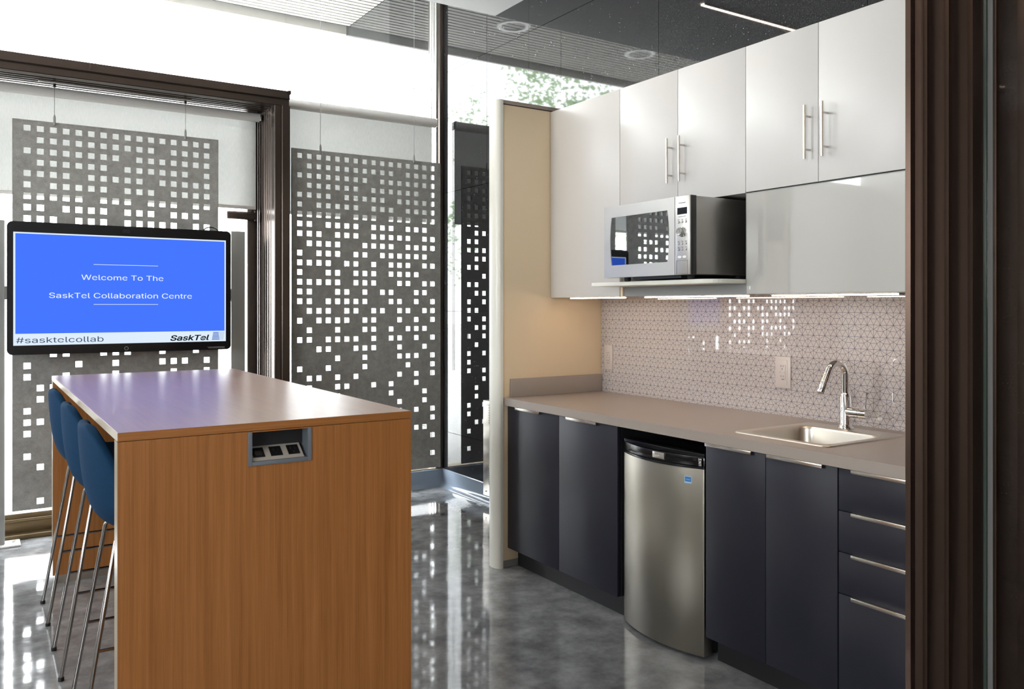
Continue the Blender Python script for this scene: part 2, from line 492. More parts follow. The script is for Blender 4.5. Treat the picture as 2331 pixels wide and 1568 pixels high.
try:
    import os
    FONT = bpy.data.fonts.load(os.path.join(bpy.utils.system_resource('DATAFILES', path='fonts'), 'Inter.woff2'))
except Exception:
    FONT = None
def text_mesh(name, body, mat, parent, place, height, width=None, shear=0.0, bold=0.0, depth=0.0006, align='LEFT'):
    """place(tx, ty, tz) -> world point; scaled so capital height is `height` and, if given, total width is `width`"""
    cu = bpy.data.curves.new('t', 'FONT'); cu.body = body; cu.size = 1.0; cu.shear = shear
    cu.extrude = 0.0
    if FONT: cu.font = FONT
    to = bpy.data.objects.new('t', cu); COL.objects.link(to)
    dg = bpy.context.evaluated_depsgraph_get()
    src = to.evaluated_get(dg).to_curve(dg)
    outl = []                                # glyph outlines: fill each outer contour with its own holes only
    for sp_l in src.splines:
        if sp_l.type == 'BEZIER':
            bz = [(Vector(p.handle_left), Vector(p.co), Vector(p.handle_right)) for p in sp_l.bezier_points]
            n_ = len(bz); pts_ = []
            for k in range(n_):
                a, c = bz[k], bz[(k + 1) % n_]
                straight = (a[2] - a[1]).length < 1e-5 and (c[0] - c[1]).length < 1e-5
                for q in range(1 if straight else 8):
                    t_ = q / 8
                    pts_.append(a[1] * (1 - t_) ** 3 + a[2] * 3 * t_ * (1 - t_) ** 2 + c[0] * 3 * t_ * t_ * (1 - t_) + c[1] * t_ ** 3)
        else:
            pts_ = [Vector(p.co[:3]) for p in sp_l.points]
        clean = []
        for p in pts_:
            if not clean or (p - clean[-1]).length > 1e-5: clean.append(p)
        # drop the tiny hook where an arch starts inside its own stem
        k = 0
        while k < len(clean) - 1:
            a, c = clean[k], clean[k + 1]
            if abs(a.y - c.y) < 0.002 and 0.001 < a.x - c.x < 0.015 and 0.2 < a.y < 0.35:
                while k + 1 < len(clean) and abs(clean[k + 1].x - a.x) < 0.02 and clean[k + 1].x < a.x + 0.003 and clean[k + 1].y > 0.2:
                    clean.pop(k + 1)
            k += 1
        if len(clean) > 2:
            area = sum(p.x * q.y - q.x * p.y for p, q in zip(clean, clean[1:] + clean[:1])) / 2
            outl.append((area, clean))
    def inside(p, poly):
        r = False
        for a, c in zip(poly, poly[1:] + poly[:1]):
            if (a.y > p.y) != (c.y > p.y) and p.x < (c.x - a.x) * (p.y - a.y) / (c.y - a.y) + a.x: r = not r
        return r
    sgn = 1 if max(outl, key=lambda o: abs(o[0]))[0] > 0 else -1
    bmt = bmesh.new()
    for area, poly in outl:
        if area * sgn < 0: continue
        c2 = bpy.data.curves.new('g', 'CURVE'); c2.dimensions = '2D'; c2.fill_mode = 'BOTH'; c2.offset = bold
        for l in [poly] + [h for a2, h in outl if a2 * sgn < 0 and inside(h[0], poly)]:
            sp2 = c2.splines.new('POLY'); sp2.points.add(len(l) - 1); sp2.use_cyclic_u = True
            for p_, q in zip(sp2.points, l): p_.co = (q.x, q.y, 0, 1)
        o2 = bpy.data.objects.new('g', c2); COL.objects.link(o2)
        m2 = bpy.data.meshes.new_from_object(o2.evaluated_get(bpy.context.evaluated_depsgraph_get()))
        bmt.from_mesh(m2)
        bpy.data.objects.remove(o2); bpy.data.curves.remove(c2); bpy.data.meshes.remove(m2)
    me = bpy.data.meshes.new('t'); bmt.to_mesh(me); bmt.free()
    to.to_curve_clear()
    bpy.data.objects.remove(to); bpy.data.curves.remove(cu)
    xs = [v.co.x for v in me.vertices]
    x0, x1 = min(xs), max(xs)
    sy = height / 0.73
    sx = sy if width is None else width / (x1 - x0)
    off = {'LEFT': 0, 'CENTER': -(x1 - x0) * sx / 2}[align]
    bm = bmesh.new(); bm.from_mesh(me); bpy.data.meshes.remove(me)
    r = bmesh.ops.extrude_face_region(bm, geom=list(bm.faces))
    ex = [g for g in r['geom'] if isinstance(g, bmesh.types.BMVert)]
    exs = set(ex)
    for v in bm.verts:
        v.co = Vector(place((v.co.x - x0) * sx + off, v.co.y * sy, depth if v in exs else 0.0))
    bmesh.ops.recalc_face_normals(bm, faces=bm.faces)
    words = body.split()
    if len(words) > 1:                       # one part per word, cut at the widest gaps
        p0 = Vector(place(0, 0, 0)); ux = Vector(place(1, 0, 0)) - p0
        iv = sorted((min((v.co - p0).dot(ux) for v in f.verts), max((v.co - p0).dot(ux) for v in f.verts)) for f in bm.faces)
        merged = []
        for a, c in iv:
            if merged and a <= merged[-1][1] + 1e-5: merged[-1][1] = max(merged[-1][1], c)
            else: merged.append([a, c])
        gaps = sorted(((merged[k + 1][0] - merged[k][1]), (merged[k + 1][0] + merged[k][1]) / 2) for k in range(len(merged) - 1))[-(len(words) - 1):]
        cuts = [-1e9] + sorted(g[1] for g in gaps) + [1e9]
        for a, c in zip(cuts, cuts[1:]):
            w = bm.copy()
            bmesh.ops.delete(w, geom=[v for v in w.verts if not a < (v.co - p0).dot(ux) < c], context='VERTS')
            mb = MB(); mb.bm.free(); mb.bm = w
            mb.build(name, mat, parent, smooth=False)
        bm.free(); return None
    mb = MB(); mb.bm.free(); mb.bm = bm
    return mb.build(name, mat, parent, smooth=False)

# ------------------------------------------------------------------ the setting
struct('floor', MB().box(-3.3, XG, -4.0, YG + 0.03, FLOOR - 0.1, FLOOR), M['floor'])
struct('ground', MB().box(-30, 30, YG + 0.03, 60, FLOOR - 0.3, FLOOR - 0.06), M['paving'])
struct('ceiling', MB().box(-3.3, XG, -4.0, 5.05, CEIL, CEIL + 0.95), M['ceiling'])
struct('ceiling_cove', MB().box(-3.3, XG, 5.05, YG + 0.03, SOFFIT, SOFFIT + 0.25), M['ceiling'])
struct('wall_left', MB().sheet([-4.0, -2.2, -0.2, 3.4, 4.6, YG], [FLOOR, 1.2, 2.8, SOFFIT + 0.2], {(1, 1), (3, 1)}, 'x', -3.45, -3.3), M['white_wall'])
struct('wall_back', MB().box(-3.45, XG, -4.15, -4.0, FLOOR, SOFFIT + 0.2), M['white_wall'])
struct('wall_front', MB().box(-3.3, -1.55, YG - 0.12, YG + 0.1, FLOOR, 2.80), M['white_wall'])

# granite wall: runs on outside past the glass; stone slabs with thin open joints
ye = [-4.0, -1.68, -0.42, 0.84, 2.10, 3.36, 4.62, 5.88, 7.89]
ze = [FLOOR - 0.05, 0.42, 1.37, 2.305, 3.255, SOFFIT + 0.2]
mb = MB()
for i in range(len(ye) - 1):
    for j in range(len(ze) - 1):
        mb.box(XG, XG + 0.03, ye[i] + 0.0015, ye[i + 1] - 0.0015, ze[j] + 0.0015, ze[j + 1] - 0.0015)
wr = struct('wall_right', mb, M['granite'], smooth=False)
MB().box(XG + 0.028, XG + 0.2, -4.0, 7.885, FLOOR - 0.05, SOFFIT + 0.2).build('backing', M['joint'], wr)

# cove base
def cove(pts_y_or_x, axis, a0, a1):
    return MB().prism(pts_y_or_x, axis, a0, a1)
prof = [(0, 0.0), (-0.055, 0.0), (-0.05, 0.004), (-0.028, 0.012), (-0.012, 0.03), (-0.008, 0.06), (-0.008, 0.128), (0, 0.132)]
struct('baseboard_right', cove([(XG + a, FLOOR + z) for a, z in prof], 'y', 3.89, 5.835), M['vinyl'])
struct('baseboard_front', cove([(5.84 + a, FLOOR + z) for a, z in prof], 'x', 1.815, XG), M['vinyl'])

# soffit outside: boards along X with dark open joints, lit from the paving
mb = MB()
y = YG + 0.06
while y < 7.80:
    mb.box(-12, XG - 0.004, y, min(y + 0.047, 7.86), SOFFIT, SOFFIT + 0.02); y += 0.072
so = struct('soffit_boards', mb, M['slat'], smooth=False)
struct('soffit_backing', MB().box(-12, XG - 0.004, YG + 0.04, 7.9, SOFFIT + 0.021, SOFFIT + 0.3), M['slat_gap'])
struct('soffit_fascia', MB().box(-12, XG - 0.004, 7.862, 7.90, SOFFIT - 0.065, SOFFIT + 0.35), M['slat'])

# downlight rings in the soffit
d0 = None
for k, (x, lab) in enumerate(((1.78, 'round pale downlight in the slatted soffit, mirrored nearer the ceiling corner'),
                              (0.12, 'round pale downlight in the slatted soffit, mirrored just above the white cabinets'))):
    if d0 is None:
        d0 = thing('downlight', lab, 'downlight', (x, 6.89, SOFFIT), 'round downlights in the soffit')
        mb = MB()
        mb.lathe([(0.125, -0.012), (0.165, -0.012), (0.172, 0.0), (0.172, 0.03), (0.12, 0.03), (0.12, -0.006), (0.125, -0.012)], (x, 6.89, SOFFIT), 'z', 40, False)
        mb.build('trim_ring', M['ring'], d0)
        MB().lathe([(0.119, 0.004), (0.119, 0.028)], (x, 6.89, SOFFIT), 'z', 32).build('lens', M['slot'], d0)
    else:
        c = copy_tree(d0); c.location = (x, 6.89, SOFFIT); c['label'] = lab

# linear lights in the ceiling: front one real, two unseen ones added for fill
l0 = None
for k, (y, x0, x1, lab) in enumerate(((4.07, -1.9, 2.07, 'thin warm ceiling line light mirrored in the black granite above the cabinets'),
                                  (1.0, -1.9, 2.07, 'thin warm ceiling line light, added unseen above the camera doorway for fill'),
                                  (-2.0, -1.9, 2.07, 'thin warm ceiling line light, added unseen at the far back for fill'))):
    if l0 is None:
        l0 = thing('linear_light', lab, 'ceiling light', (0, y, CEIL), 'linear ceiling lights')
        MB().box(x0, x1, y - 0.022, y - 0.016, CEIL - 0.012, CEIL).box(x0, x1, y + 0.016, y + 0.022, CEIL - 0.012, CEIL).build('housing', M['black'], l0)
        MB().box(x0 + 0.002, x1 - 0.002, y - 0.0155, y + 0.0155, CEIL - 0.009, CEIL - 0.001).build('diffuser', M['led_ceiling'], l0)
    else:
        c = copy_tree(l0); c.location = (0, y, CEIL); c['label'] = lab
        for ch in c.children:
            if ch.name.startswith('diffuser'):
                ch.data = ch.data.copy(); ch.data.materials[0] = M['led_ceiling_fill']

# ------------------------------------------------------------------ glazing and window surround
w3 = struct_empty('window_3', (0, YG, 2.86))           # high glazing over the surround
for (x0, x1) in ((-3.3, -1.2), (-1.19, 1.905), (1.913, 3.102)):
    MB().box(x0, x1, YG - 0.006, YG + 0.006, 2.80, SOFFIT).build('pane', M['glass'], w3)
w4 = struct_empty('added_window_4', (-3.37, -1.2, 1.2))       # unseen left-wall window, added for the light it gives
MB().box(-3.376, -3.364, -2.175, -0.225, 1.225, 2.775).build('pane', M['glass'], w4)
MB().sheet([-2.2, -2.17, -0.23, -0.2], [1.2, 1.23, 2.77, 2.8], {(1, 1)}, 'x', -3.40, -3.34).build('window_frame', M['bronze'], w4, smooth=False)
w5 = struct_empty('added_window_5', (-3.37, 4.0, 1.2))  # second added window out of view, brightens the near jamb
MB().box(-3.376, -3.364, 3.425, 4.575, 1.225, 2.775).build('pane', M['glass'], w5)
MB().sheet([3.4, 3.43, 4.57, 4.6], [1.2, 1.23, 2.77, 2.8], {(1, 1)}, 'x', -3.40, -3.34).build('window_frame', M['bronze'], w5, smooth=False)
w2 = struct_empty('window_2', (2.4, YG, 0.1))          # full-height bay on the right
MB().box(1.813, 3.102, YG - 0.006, YG + 0.006, 0.13, 2.798).build('pane', M['glass'], w2)
MB().box(1.813, XG - 0.001, 5.842, 6.02, FLOOR, 0.128, 0.004).build('window_sill', M['bronze_light'], w2)
mb = MB().box(3.103, XG - 0.001, 5.82, 6.02, 0.13, CEIL + 0.69, 0.003)
mb.build('mullion', M['bronze'], w2)
MB().box(3.070, 3.078, 5.905, 5.93, 0.13, SOFFIT, 0.002).box(3.090, 3.1025, 5.86, 5.93, 0.13, SOFFIT, 0.002).build('glazing_channel', M['silver'], w2)

w1 = struct_empty('window_1', (0.7, 5.52, FLOOR))      # deep bronze surround on the left
# jamb cross-section, opening side towards -X (mirrored for the other jamb)
ribs = []
yy = 5.578
while yy < 5.82:
    ribs += [(0.102, yy), (0.102, yy + 0.018), (0.094, yy + 0.022), (0.094, yy + 0.040)]; yy += 0.048
section = [(0.0, 5.52), (0.050, 5.52), (0.054, 5.524), (0.054, 5.538), (0.095, 5.538), (0.100, 5.543), (0.100, 5.57)] + ribs + [(0.10, 5.90), (0.10, 6.0), (0.0, 6.0)]
XR, XL, ZT = 1.80, -1.55, 2.862
def at_jamb(side):
    return [((XR - a) if side > 0 else (XL + a), y) for a, y in section]
for side in (1, -1):
    MB().prism(at_jamb(side), 'z', FLOOR, ZT - 0.10).build('jamb', M['bronze'], w1, angle=0.3)
MB().prism([(y, ZT - a) for a, y in section], 'x', XL, XR).build('head', M['bronze'], w1, angle=0.3)
MB().box(XR - 0.014, XR + 0.006, 5.514, 5.54, ZT - 0.02, ZT + 0.004).build('corner_cap', M['bronze'], w1)
MB().box(XL + 0.1, XR - 0.1, YG - 0.006, YG + 0.006, 0.12, ZT - 0.1).build('pane', M['glass'], w1)
mb = MB().box(XL + 0.1, XR - 0.1, 5.93, 6.0, FLOOR + 0.02, 0.10, 0.003).box(XL + 0.1, XR - 0.1, 5.955, 6.0, 0.085, 0.13, 0.003).box(XL + 0.1, XR - 0.1, 5.925, 5.95, 0.082, 0.092, 0.003)
mb.build('bottom_rail', M['bronze_light'], w1)
MB().box(XL + 0.1, XR - 0.1, 5.86, 5.93, FLOOR, FLOOR + 0.028, 0.003).build('window_sill', M['bronze_light'], w1)
MB().box(1.62, 1.70, 5.90, 5.99, 0.12, ZT - 0.1, 0.003).build('window_frame', M['bronze'], w1)

# ------------------------------------------------------------------ doorway jamb nearest the camera
d1 = struct_empty('door_1', (1.95, 1.1, FLOOR))
def scallop(x0, x1, y, n=6, dip=0.010):
    return [(x0 + (x1 - x0) * k / n, y + dip * math.sin(math.pi * k / n)) for k in range(n + 1)]
X0, YB = 1.788, 1.10
pts = [(X0, YB), (X0 + 0.004, 1.090)]
xs, yv = [1.792, 1.840, 1.912, 1.994], [1.090, 1.080, 1.070, 1.060]
for k in range(3):
    pts += scallop(xs[k] + 0.002, xs[k + 1] - 0.002, yv[k], 18, 0.014) + [(xs[k + 1], yv[k] - 0.001)]
pts += [(1.996, 1.058), (2.040, 1.056), (2.040, YB)]
MB().prism(pts, 'z', FLOOR, CEIL).build('jamb', M['bronze_jamb'], d1, angle=0.5)
MB().box(2.041, 2.049, 1.050, YB, FLOOR, CEIL, 0.001).build('glass_edge', M['glass_edge'], d1)
MB().box(2.050, 2.084, 1.056, YB, FLOOR, CEIL).build('glazing_bead', M['grey_metal'], d1)
MB().prism([(2.085, 1.060)] + scallop(2.088, 2.190, 1.050, 8, 0.02) + [(2.194, 1.03), (3.13, 1.03), (3.13, YB), (2.085, YB)], 'z', FLOOR, CEIL).build('side_panel', M['bronze_jamb'], d1, angle=0.35)  # solid bronze behind the pane, standing in for its dark brown reflection
MB().box(2.051, 2.9, 1.016, 1.024, FLOOR, CEIL).build('pane', M['glass'], d1)

# ------------------------------------------------------------------ roller blinds
def roller_blind(name, label, x0, x1, yb, zt, r, zb, chain_x):
    t = thing(name, label, 'roller blind', ((x0 + x1) / 2, yb, zt), 'translucent roller blinds')
    mb = MB().tube([(x0, yb, zt), (x1, yb, zt)], r, 28)
    mb.build('roller_tube', M['white_cab'], t)
    f = 0.0012
    MB().box(x0 + 0.012, x1 - 0.015, yb + r - 0.004, yb + r - 0.004 + f, zb, zt).build('fabric', M['blind'], t)
    MB().box(x0 + 0.012, x1 - 0.015, yb + r - 0.009, yb + r + 0.004, zb - 0.022, zb, 0.003).build('bottom_bar', M['white_cab'], t)
    MB().box(x1, x1 + 0.012, yb - r, yb + r, zt - r * 0.9, zt + r * 0.9, 0.004).build('bracket', M['silver'], t)
    mb = MB()
    for dx in (0.0, 0.012):
        mb.tube([(chain_x + dx, yb, zt - r), (chain_x + dx, yb, 0.9)], 0.0022, 6)
    mb.build('bead_chain', M['silver'], t)
    return t
roller_blind('roller_blind', 'translucent beige roller blind inside the dark bronze window surround, partly drawn', -1.42, 1.672, 5.80, 2.72, 0.030, 2.105, 1.664)
roller_blind('roller_blind', 'translucent pale roller blind on the right-hand window beside the granite wall', 1.83, 3.05, 5.80, 2.848, 0.036, 2.09, 3.055)

# dark bar fixed to the window frame under the left blind
t = thing('window_bar', 'dark bronze bar with rounded end on the window frame below the left blind', 'bar', (1.58, 5.86, 2.045))
MB().box(1.471, 1.695, 5.86, 5.90, 2.015, 2.07, 0.012, 3).build('bar', M['bronze'], t)
MB().box(1.66, 1.69, 5.862, 5.93, 2.005, 2.08, 0.003).build('bracket', M['bronze'], t)

# ------------------------------------------------------------------ felt panels with square holes
ROWS = ["1111111111111111", "0111111111101111", "1111111101111111", "0111111011111101", "1111011111011111", "1011111011101111",
        "1111101110111011", "1101111011101110", "1110111011111011", "0111100111101111", "1011101101111110", "1111011010111011",
        "1001101110111100", "1111101110011011", "1100110101100110", "1101111100110101", "0111011011011011", "1011110110010101",
        "0100100110101110", "1101111010110101", "0011001110010010", "0000100100011101", "1001000100001001", "0110101000010101",
        "0100110010100100", "1000100000100010", "1100000000010010", "1000000000010101", "0000000000000001", "1000000000000110",
        "0100000000000001", "0000000000000000", "0000000000000001", "0100000000000000"]
def felt_panel(label, x0, x1, z0, z1, cx, xc, ztop, rows):
    yb = 5.70
    t = thing('felt_panel', label, 'hanging panel', ((x0 + x1) / 2, yb, z0), 'perforated grey felt panels')
    n, m = 16, len(rows)
    pxs = [cx[0] + (cx[1] - cx[0]) * k / (n - 1) for k in range(n)]
    pit = (cx[1] - cx[0]) / (n - 1)
    zr0 = z1 - 0.0465
    pitz = (zr0 - (z0 + 0.0465)) / (m - 1)
    hw = pit * 0.27
    us = [x0]; vs = [z0]
    for p in pxs: us += [p - hw, p + hw]
    us.append(x1)
    zc = [zr0 - pitz * r for r in range(m)][::-1]
    for z in zc: vs += [z - hw, z + hw]
    vs.append(z1)
    holes = set()
    for r, row in enumerate(rows):
        j = (m - 1 - r) * 2 + 1
        for c, ch in enumerate(row):
            if ch == '1': holes.add((c * 2 + 1, j))
    MB().sheet(us, vs, holes, 'y', yb, yb + 0.012).build('felt', M['felt'], t, smooth=False)
    for x in xc:
        MB().tube([(x, yb - 0.004, z1 - 0.018), (x, yb - 0.004, z1 + 0.03), (x, yb - 0.004, z1 + 0.045)], [0.007, 0.007, 0.003], 10).build('clip', M['grey_metal'], t)
        MB().tube([(x, yb - 0.004, z1 + 0.04), (x, yb - 0.004, ztop)], 0.0016, 6).build('cable', M['cord'], t)
    return t
left_rows = list(ROWS); left_rows[21] = '1' + left_rows[21][1:]
felt_panel('grey perforated felt panel hanging behind the blue screen in the bronze surround', 0.197, 1.374, 0.20, 2.518, (0.273, 1.300), (0.415, 1.165), 2.728, left_rows)
felt_panel('grey perforated felt panel hanging at the right window beside the granite wall', 1.871, 3.045, 0.168, 2.518, (1.930, 2.977), (2.078, 2.816), SOFFIT, ROWS)
felt_panel('grey perforated felt panel left of the screen, mirrored as white squares in the backsplash', -1.195, 0.062, 0.20, 2.518, (-1.119, -0.092), (-0.977, -0.227), 2.752, ROWS)
t = thing('hanging_rail', 'thin silver rail under the bronze head carrying the left felt panel', 'rail', (0.77, 5.70, 2.76))
MB().box(0.33, 1.202, 5.688, 5.708, 2.750, 2.763, 0.003).build('rail', M['silver'], t)
for x in (0.415, 1.165):
    MB().cyl((x, 5.696, 2.7295), (x, 5.696, 2.752), 0.008, n=12).build('glider', M['black'], t)

# ------------------------------------------------------------------ screen and its stand
t = thing('screen_stand', 'pair of grey metal posts standing by the window and carrying the blue screen', 'stand', (0.8, 5.74, FLOOR))
for (x0, x1) in ((0.068, 0.161), (1.467, 1.561)):
    MB().box(x0, x1, 5.74, 5.80, FLOOR + 0.012, 1.92, 0.006).build('post', M['grey_metal'], t)
    fp = MB().box(x0 - 0.08, x1 + 0.08, 5.70, 5.84, FLOOR, FLOOR + 0.012, 0.004).build('foot_plate', M['white_plate'], t)
    MB().cyl((x1 + 0.045, 5.78, FLOOR + 0.012), (x1 + 0.045, 5.78, FLOOR + 0.024), 0.010, n=6).build('bolt', M['steel'], fp)
MB().box(0.160, 1.468, 5.748, 5.79, 1.45, 1.53, 0.003).build('cross_bar', M['grey_metal'], t)

YS = 5.56
tv = thing('wall_screen', 'large flat screen with glossy black bezel showing a blue welcome slide', 'screen', (0.79, YS, 1.128))
TVX0, TVX1, TVZ0, TVZ1 = 0.166, 1.419, 1.129, 1.900
def rrect(x0, x1, z0, z1, r, n=6):
    pts = []
    for (cx, cz, a0) in ((x1 - r, z1 - r, 0), (x0 + r, z1 - r, 90), (x0 + r, z0 + r, 180), (x1 - r, z0 + r, 270)):
        for k in range(n + 1):
            a = math.radians(a0 + 90 * k / n); pts.append((cx + r * math.cos(a), cz + r * math.sin(a)))
    return pts
mb = MB().prism(rrect(TVX0, TVX1, TVZ0, TVZ1, 0.028), 'y', YS, YS + 0.05).prism(rrect(TVX0 + 0.08, TVX1 - 0.08, TVZ0 + 0.08, TVZ1 - 0.08, 0.03), 'y', YS + 0.05, YS + 0.085)
mb.build('bezel', M['black_gloss'], tv)
MB().box(0.5, 1.05, YS + 0.085, 5.698, 1.42, 1.56).build('mount', M['black'], tv)
SX0, SX1, SZ0, SZ1 = 0.197, 1.387, 1.183, 1.839
scr = MB().box(SX0, SX1, YS - 0.0012, YS + 0.001, SZ0, SZ1).build('screen', M['scr_white'], tv)
MB().box(0.2075, 1.3785, YS - 0.0018, YS - 0.001, 1.251, 1.8305).build('slide', M['scr_blue'], scr)
for z in (1.6615, 1.421):
    MB().box(0.612, 0.974, YS - 0.0024, YS - 0.0015, z - 0.0013, z + 0.0013).build('rule_line', M['scr_text'], scr)
onscr = lambda x, z: (lambda tx, ty, tz: (x + tx, YS - 0.0019 - tz, z + ty))
text_mesh('welcome_text', 'Welcome To The', M['scr_text'], scr, onscr(0.546, 1.5685), 0.044, 0.459)
text_mesh('centre_name_text', 'SaskTel Collaboration Centre', M['scr_text'], scr, onscr(0.377, 1.459), 0.044, 0.799)
text_mesh('hashtag_text', '#sasktelcollab', M['scr_slate'], scr, onscr(0.210, 1.197), 0.046, 0.456)
text_mesh('brand_text', 'SaskTel', M['scr_black'], scr, onscr(1.046, 1.1935), 0.046, 0.236, shear=0.22, bold=0.020)
mb1, mb2 = MB(), MB()
for k in range(6):
    z = 1.1935 + k * 0.0088
    a, bq = 1.299 + k * 0.0016, 1.346 - k * 0.0012
    mb1.box(a, bq, YS - 0.0024, YS - 0.0015, z, z + 0.0050)
    mb2.box(bq, 1.371 + k * 0.0013, YS - 0.0024, YS - 0.0015, z + 0.0025, z + 0.0048)
mb1.build('emblem_bars', M['scr_logo'], scr); mb2.build('emblem_lines', M['scr_logo2'], scr)
MB().lathe([(0.0095, -0.001), (0.0115, -0.001), (0.0115, 0.001), (0.0095, 0.001), (0.0095, -0.001)], (0.793, YS - 0.0005, 1.152), 'y', 24, False).build('round_emblem', M['grey_metal'], tv)
MB().box(0.772, 0.814, YS - 0.0008, YS + 0.001, 1.860, 1.880).build('camera_window', M['black'], tv)
MB().box(1.272, 1.380, YS - 0.002, YS + 0.001, 1.1455, 1.148).box(1.278, 1.380, YS - 0.002, YS + 0.001, 1.139, 1.1405).build('control_strip', M['grey_metal'], tv)
MB().tube([(1.30 + 0.045 * math.cos(math.pi * k / 12), YS + 0.03, 1.897 + 0.026 * math.sin(math.pi * k / 12)) for k in range(13)], 0.004, 8).build('cable_loop', M['black'], tv)

# ------------------------------------------------------------------ high oak table
TX0, TX1, TY0, TY1, TT = 0.345, 1.268, 2.585, 4.905, 1.050
tb = thing('bar_table', 'long bar-height oak table with slab ends in the middle of the room', 'table', ((TX0 + TX1) / 2, (TY0 + TY1) / 2, FLOOR))
MB().box(TX0 + 0.0012, TX1 - 0.0012, TY0, TY1, TT - 0.025, TT, 0.0008, 1).build('table_top', M['oak_h'], tb, smooth=False)
for x in (TX0, TX1 - 0.0012):
    MB().box(x, x + 0.0012, TY0 + 0.0008, TY1 - 0.0008, TT - 0.0245, TT - 0.0008).build('edge_band', M['edge_glare'], tb, smooth=False)
MB().box(TX0 + 0.0012, TX1 - 0.0012, TY0 - 0.001, TY0, TT - 0.0245, TT - 0.0006).build('edge_band', M['oak_edge'], tb, smooth=False)
ZP = TT - 0.0265
PX0, PX1, PZ0, PZ1 = 0.7115, 0.9135, 0.9165, 1.022
px, pz = PX0 + 0.004, PX1 - 0.004
MB().sheet([TX0 + 0.0012, px, pz, TX1 - 0.0012], [FLOOR + 0.012, PZ0 + 0.004, PZ1 - 0.002, ZP], {(1, 1)}, 'y', TY0, TY0 + 0.06).build('end_panel', M['oak_v'], tb, smooth=False)
MB().box(TX0 + 0.0012, TX1 - 0.0012, TY1 - 0.065, TY1 - 0.005, FLOOR + 0.04, ZP).build('end_panel', M['oak_v'], tb, smooth=False)
for y0, y1 in ((TY0 + 0.0005, TY0 + 0.0595), (TY1 - 0.0645, TY1 - 0.0055)):
    MB().box(TX0, TX0 + 0.0012, y0, y1, FLOOR + 0.04, ZP).build('panel_edge', M['edge'], tb, smooth=False)
MB().box(TX0 + 0.01, TX1 - 0.01, TY1 - 0.067, TY1 - 0.003, FLOOR, FLOOR + 0.04).build('base_strip', M['steel'], tb)
MB().box(TX0 + 0.01, TX1 - 0.01, TY0 + 0.002, TY0 + 0.058, FLOOR, FLOOR + 0.012).build('base_strip', M['steel'], tb)
MB().box(TX0 + 0.25, TX1 - 0.25, TY0 + 0.06, TY1 - 0.065, TT - 0.085, TT - 0.026).build('under_rail', M['kick'], tb)
# recessed power unit in the near end
pb = MB()
W_ = 0.0125
pb.box(PX0, PX0 + W_, TY0 - 0.004, TY0 + 0.01, PZ0, PZ1, 0.001).box(PX1 - W_, PX1, TY0 - 0.004, TY0 + 0.01, PZ0, PZ1, 0.001).box(PX0 + W_, PX1 - W_, TY0 - 0.004, TY0 + 0.01, PZ0, PZ0 + 0.0125, 0.001)
frm = pb.build('power_box', M['grey_frame'], tb)
i0, i1 = PX0 + W_ - 0.002, PX1 - W_ + 0.002
mb = MB().box(i0, i1, TY0 + 0.098, TY0 + 0.10, PZ0 + 0.01, PZ1).box(i0, i1, TY0 + 0.01, TY0 + 0.10, PZ1 - 0.002, PZ1).box(i0 - 0.002, i0, TY0 + 0.01, TY0 + 0.10, PZ0 + 0.01, PZ1).box(i1, i1 + 0.002, TY0 + 0.01, TY0 + 0.10, PZ0 + 0.01, PZ1).box(i0, i1, TY0 + 0.01, TY0 + 0.10, PZ0 + 0.006, PZ0 + 0.01)
mb.build('liner', M['grey_frame'], frm)
# slanted steel plate: from front low to back high
ya, za, yb_, zb_ = TY0 + 0.006, PZ0 + 0.014, TY0 + 0.062, PZ0 + 0.052
def onplate(u, v, h=0.0):
    dy, dz = yb_ - ya, zb_ - za; L = math.hypot(dy, dz)
    return (u, ya + dy * v / L - dz / L * h, za + dz * v / L + dy / L * h)
PL = math.hypot(yb_ - ya, zb_ - za)
def plate_box(u0, u1, v0, v1, h0, h1):
    mbx = MB(); t_ = bmesh.new()
    vs_ = [t_.verts.new(onplate(u, v, h)) for h in (h0, h1) for (u, v) in ((u0, v0), (u1, v0), (u1, v1), (u0, v1))]
    for f in ((0, 1, 2, 3), (4, 5, 6, 7), (0, 1, 5, 4), (1, 2, 6, 5), (2, 3, 7, 6), (3, 0, 4, 7)):
        t_.faces.new([vs_[q] for q in f])
    bmesh.ops.recalc_face_normals(t_, faces=t_.faces)
    mbx._merge(t_); return mbx
plate_box(i0 + 0.001, i1 - 0.012, 0, PL, -0.002, 0.0).build('socket_plate', M['plate_steel'], frm, smooth=False)
for k in range(3):
    u = i0 + 0.011 + k * 0.056
    plate_box(u, u + 0.037, 0.014, 0.055, 0.0, 0.0022).build('socket', M['black'], frm, smooth=False)
    sl = plate_box(u + 0.011, u + 0.014, 0.036, 0.046, 0.0022, 0.0026)
    if k:
        for (a, bq, c, d_) in ((u + 0.024, u + 0.027, 0.036, 0.046), (u + 0.017, u + 0.021, 0.022, 0.027)):
            q = plate_box(a, bq, c, d_, 0.0022, 0.0026); me_ = bpy.data.meshes.new('x'); q.bm.to_mesh(me_); q.bm.free(); sl.bm.from_mesh(me_); bpy.data.meshes.remove(me_)
    else:
        q = plate_box(u + 0.008, u + 0.029, 0.020, 0.040, 0.0022, 0.0026); me_ = bpy.data.meshes.new('x'); q.bm.to_mesh(me_); q.bm.free(); sl.bm.from_mesh(me_); bpy.data.meshes.remove(me_)
    sl.build('socket_slots', M['slot'], frm, smooth=False)

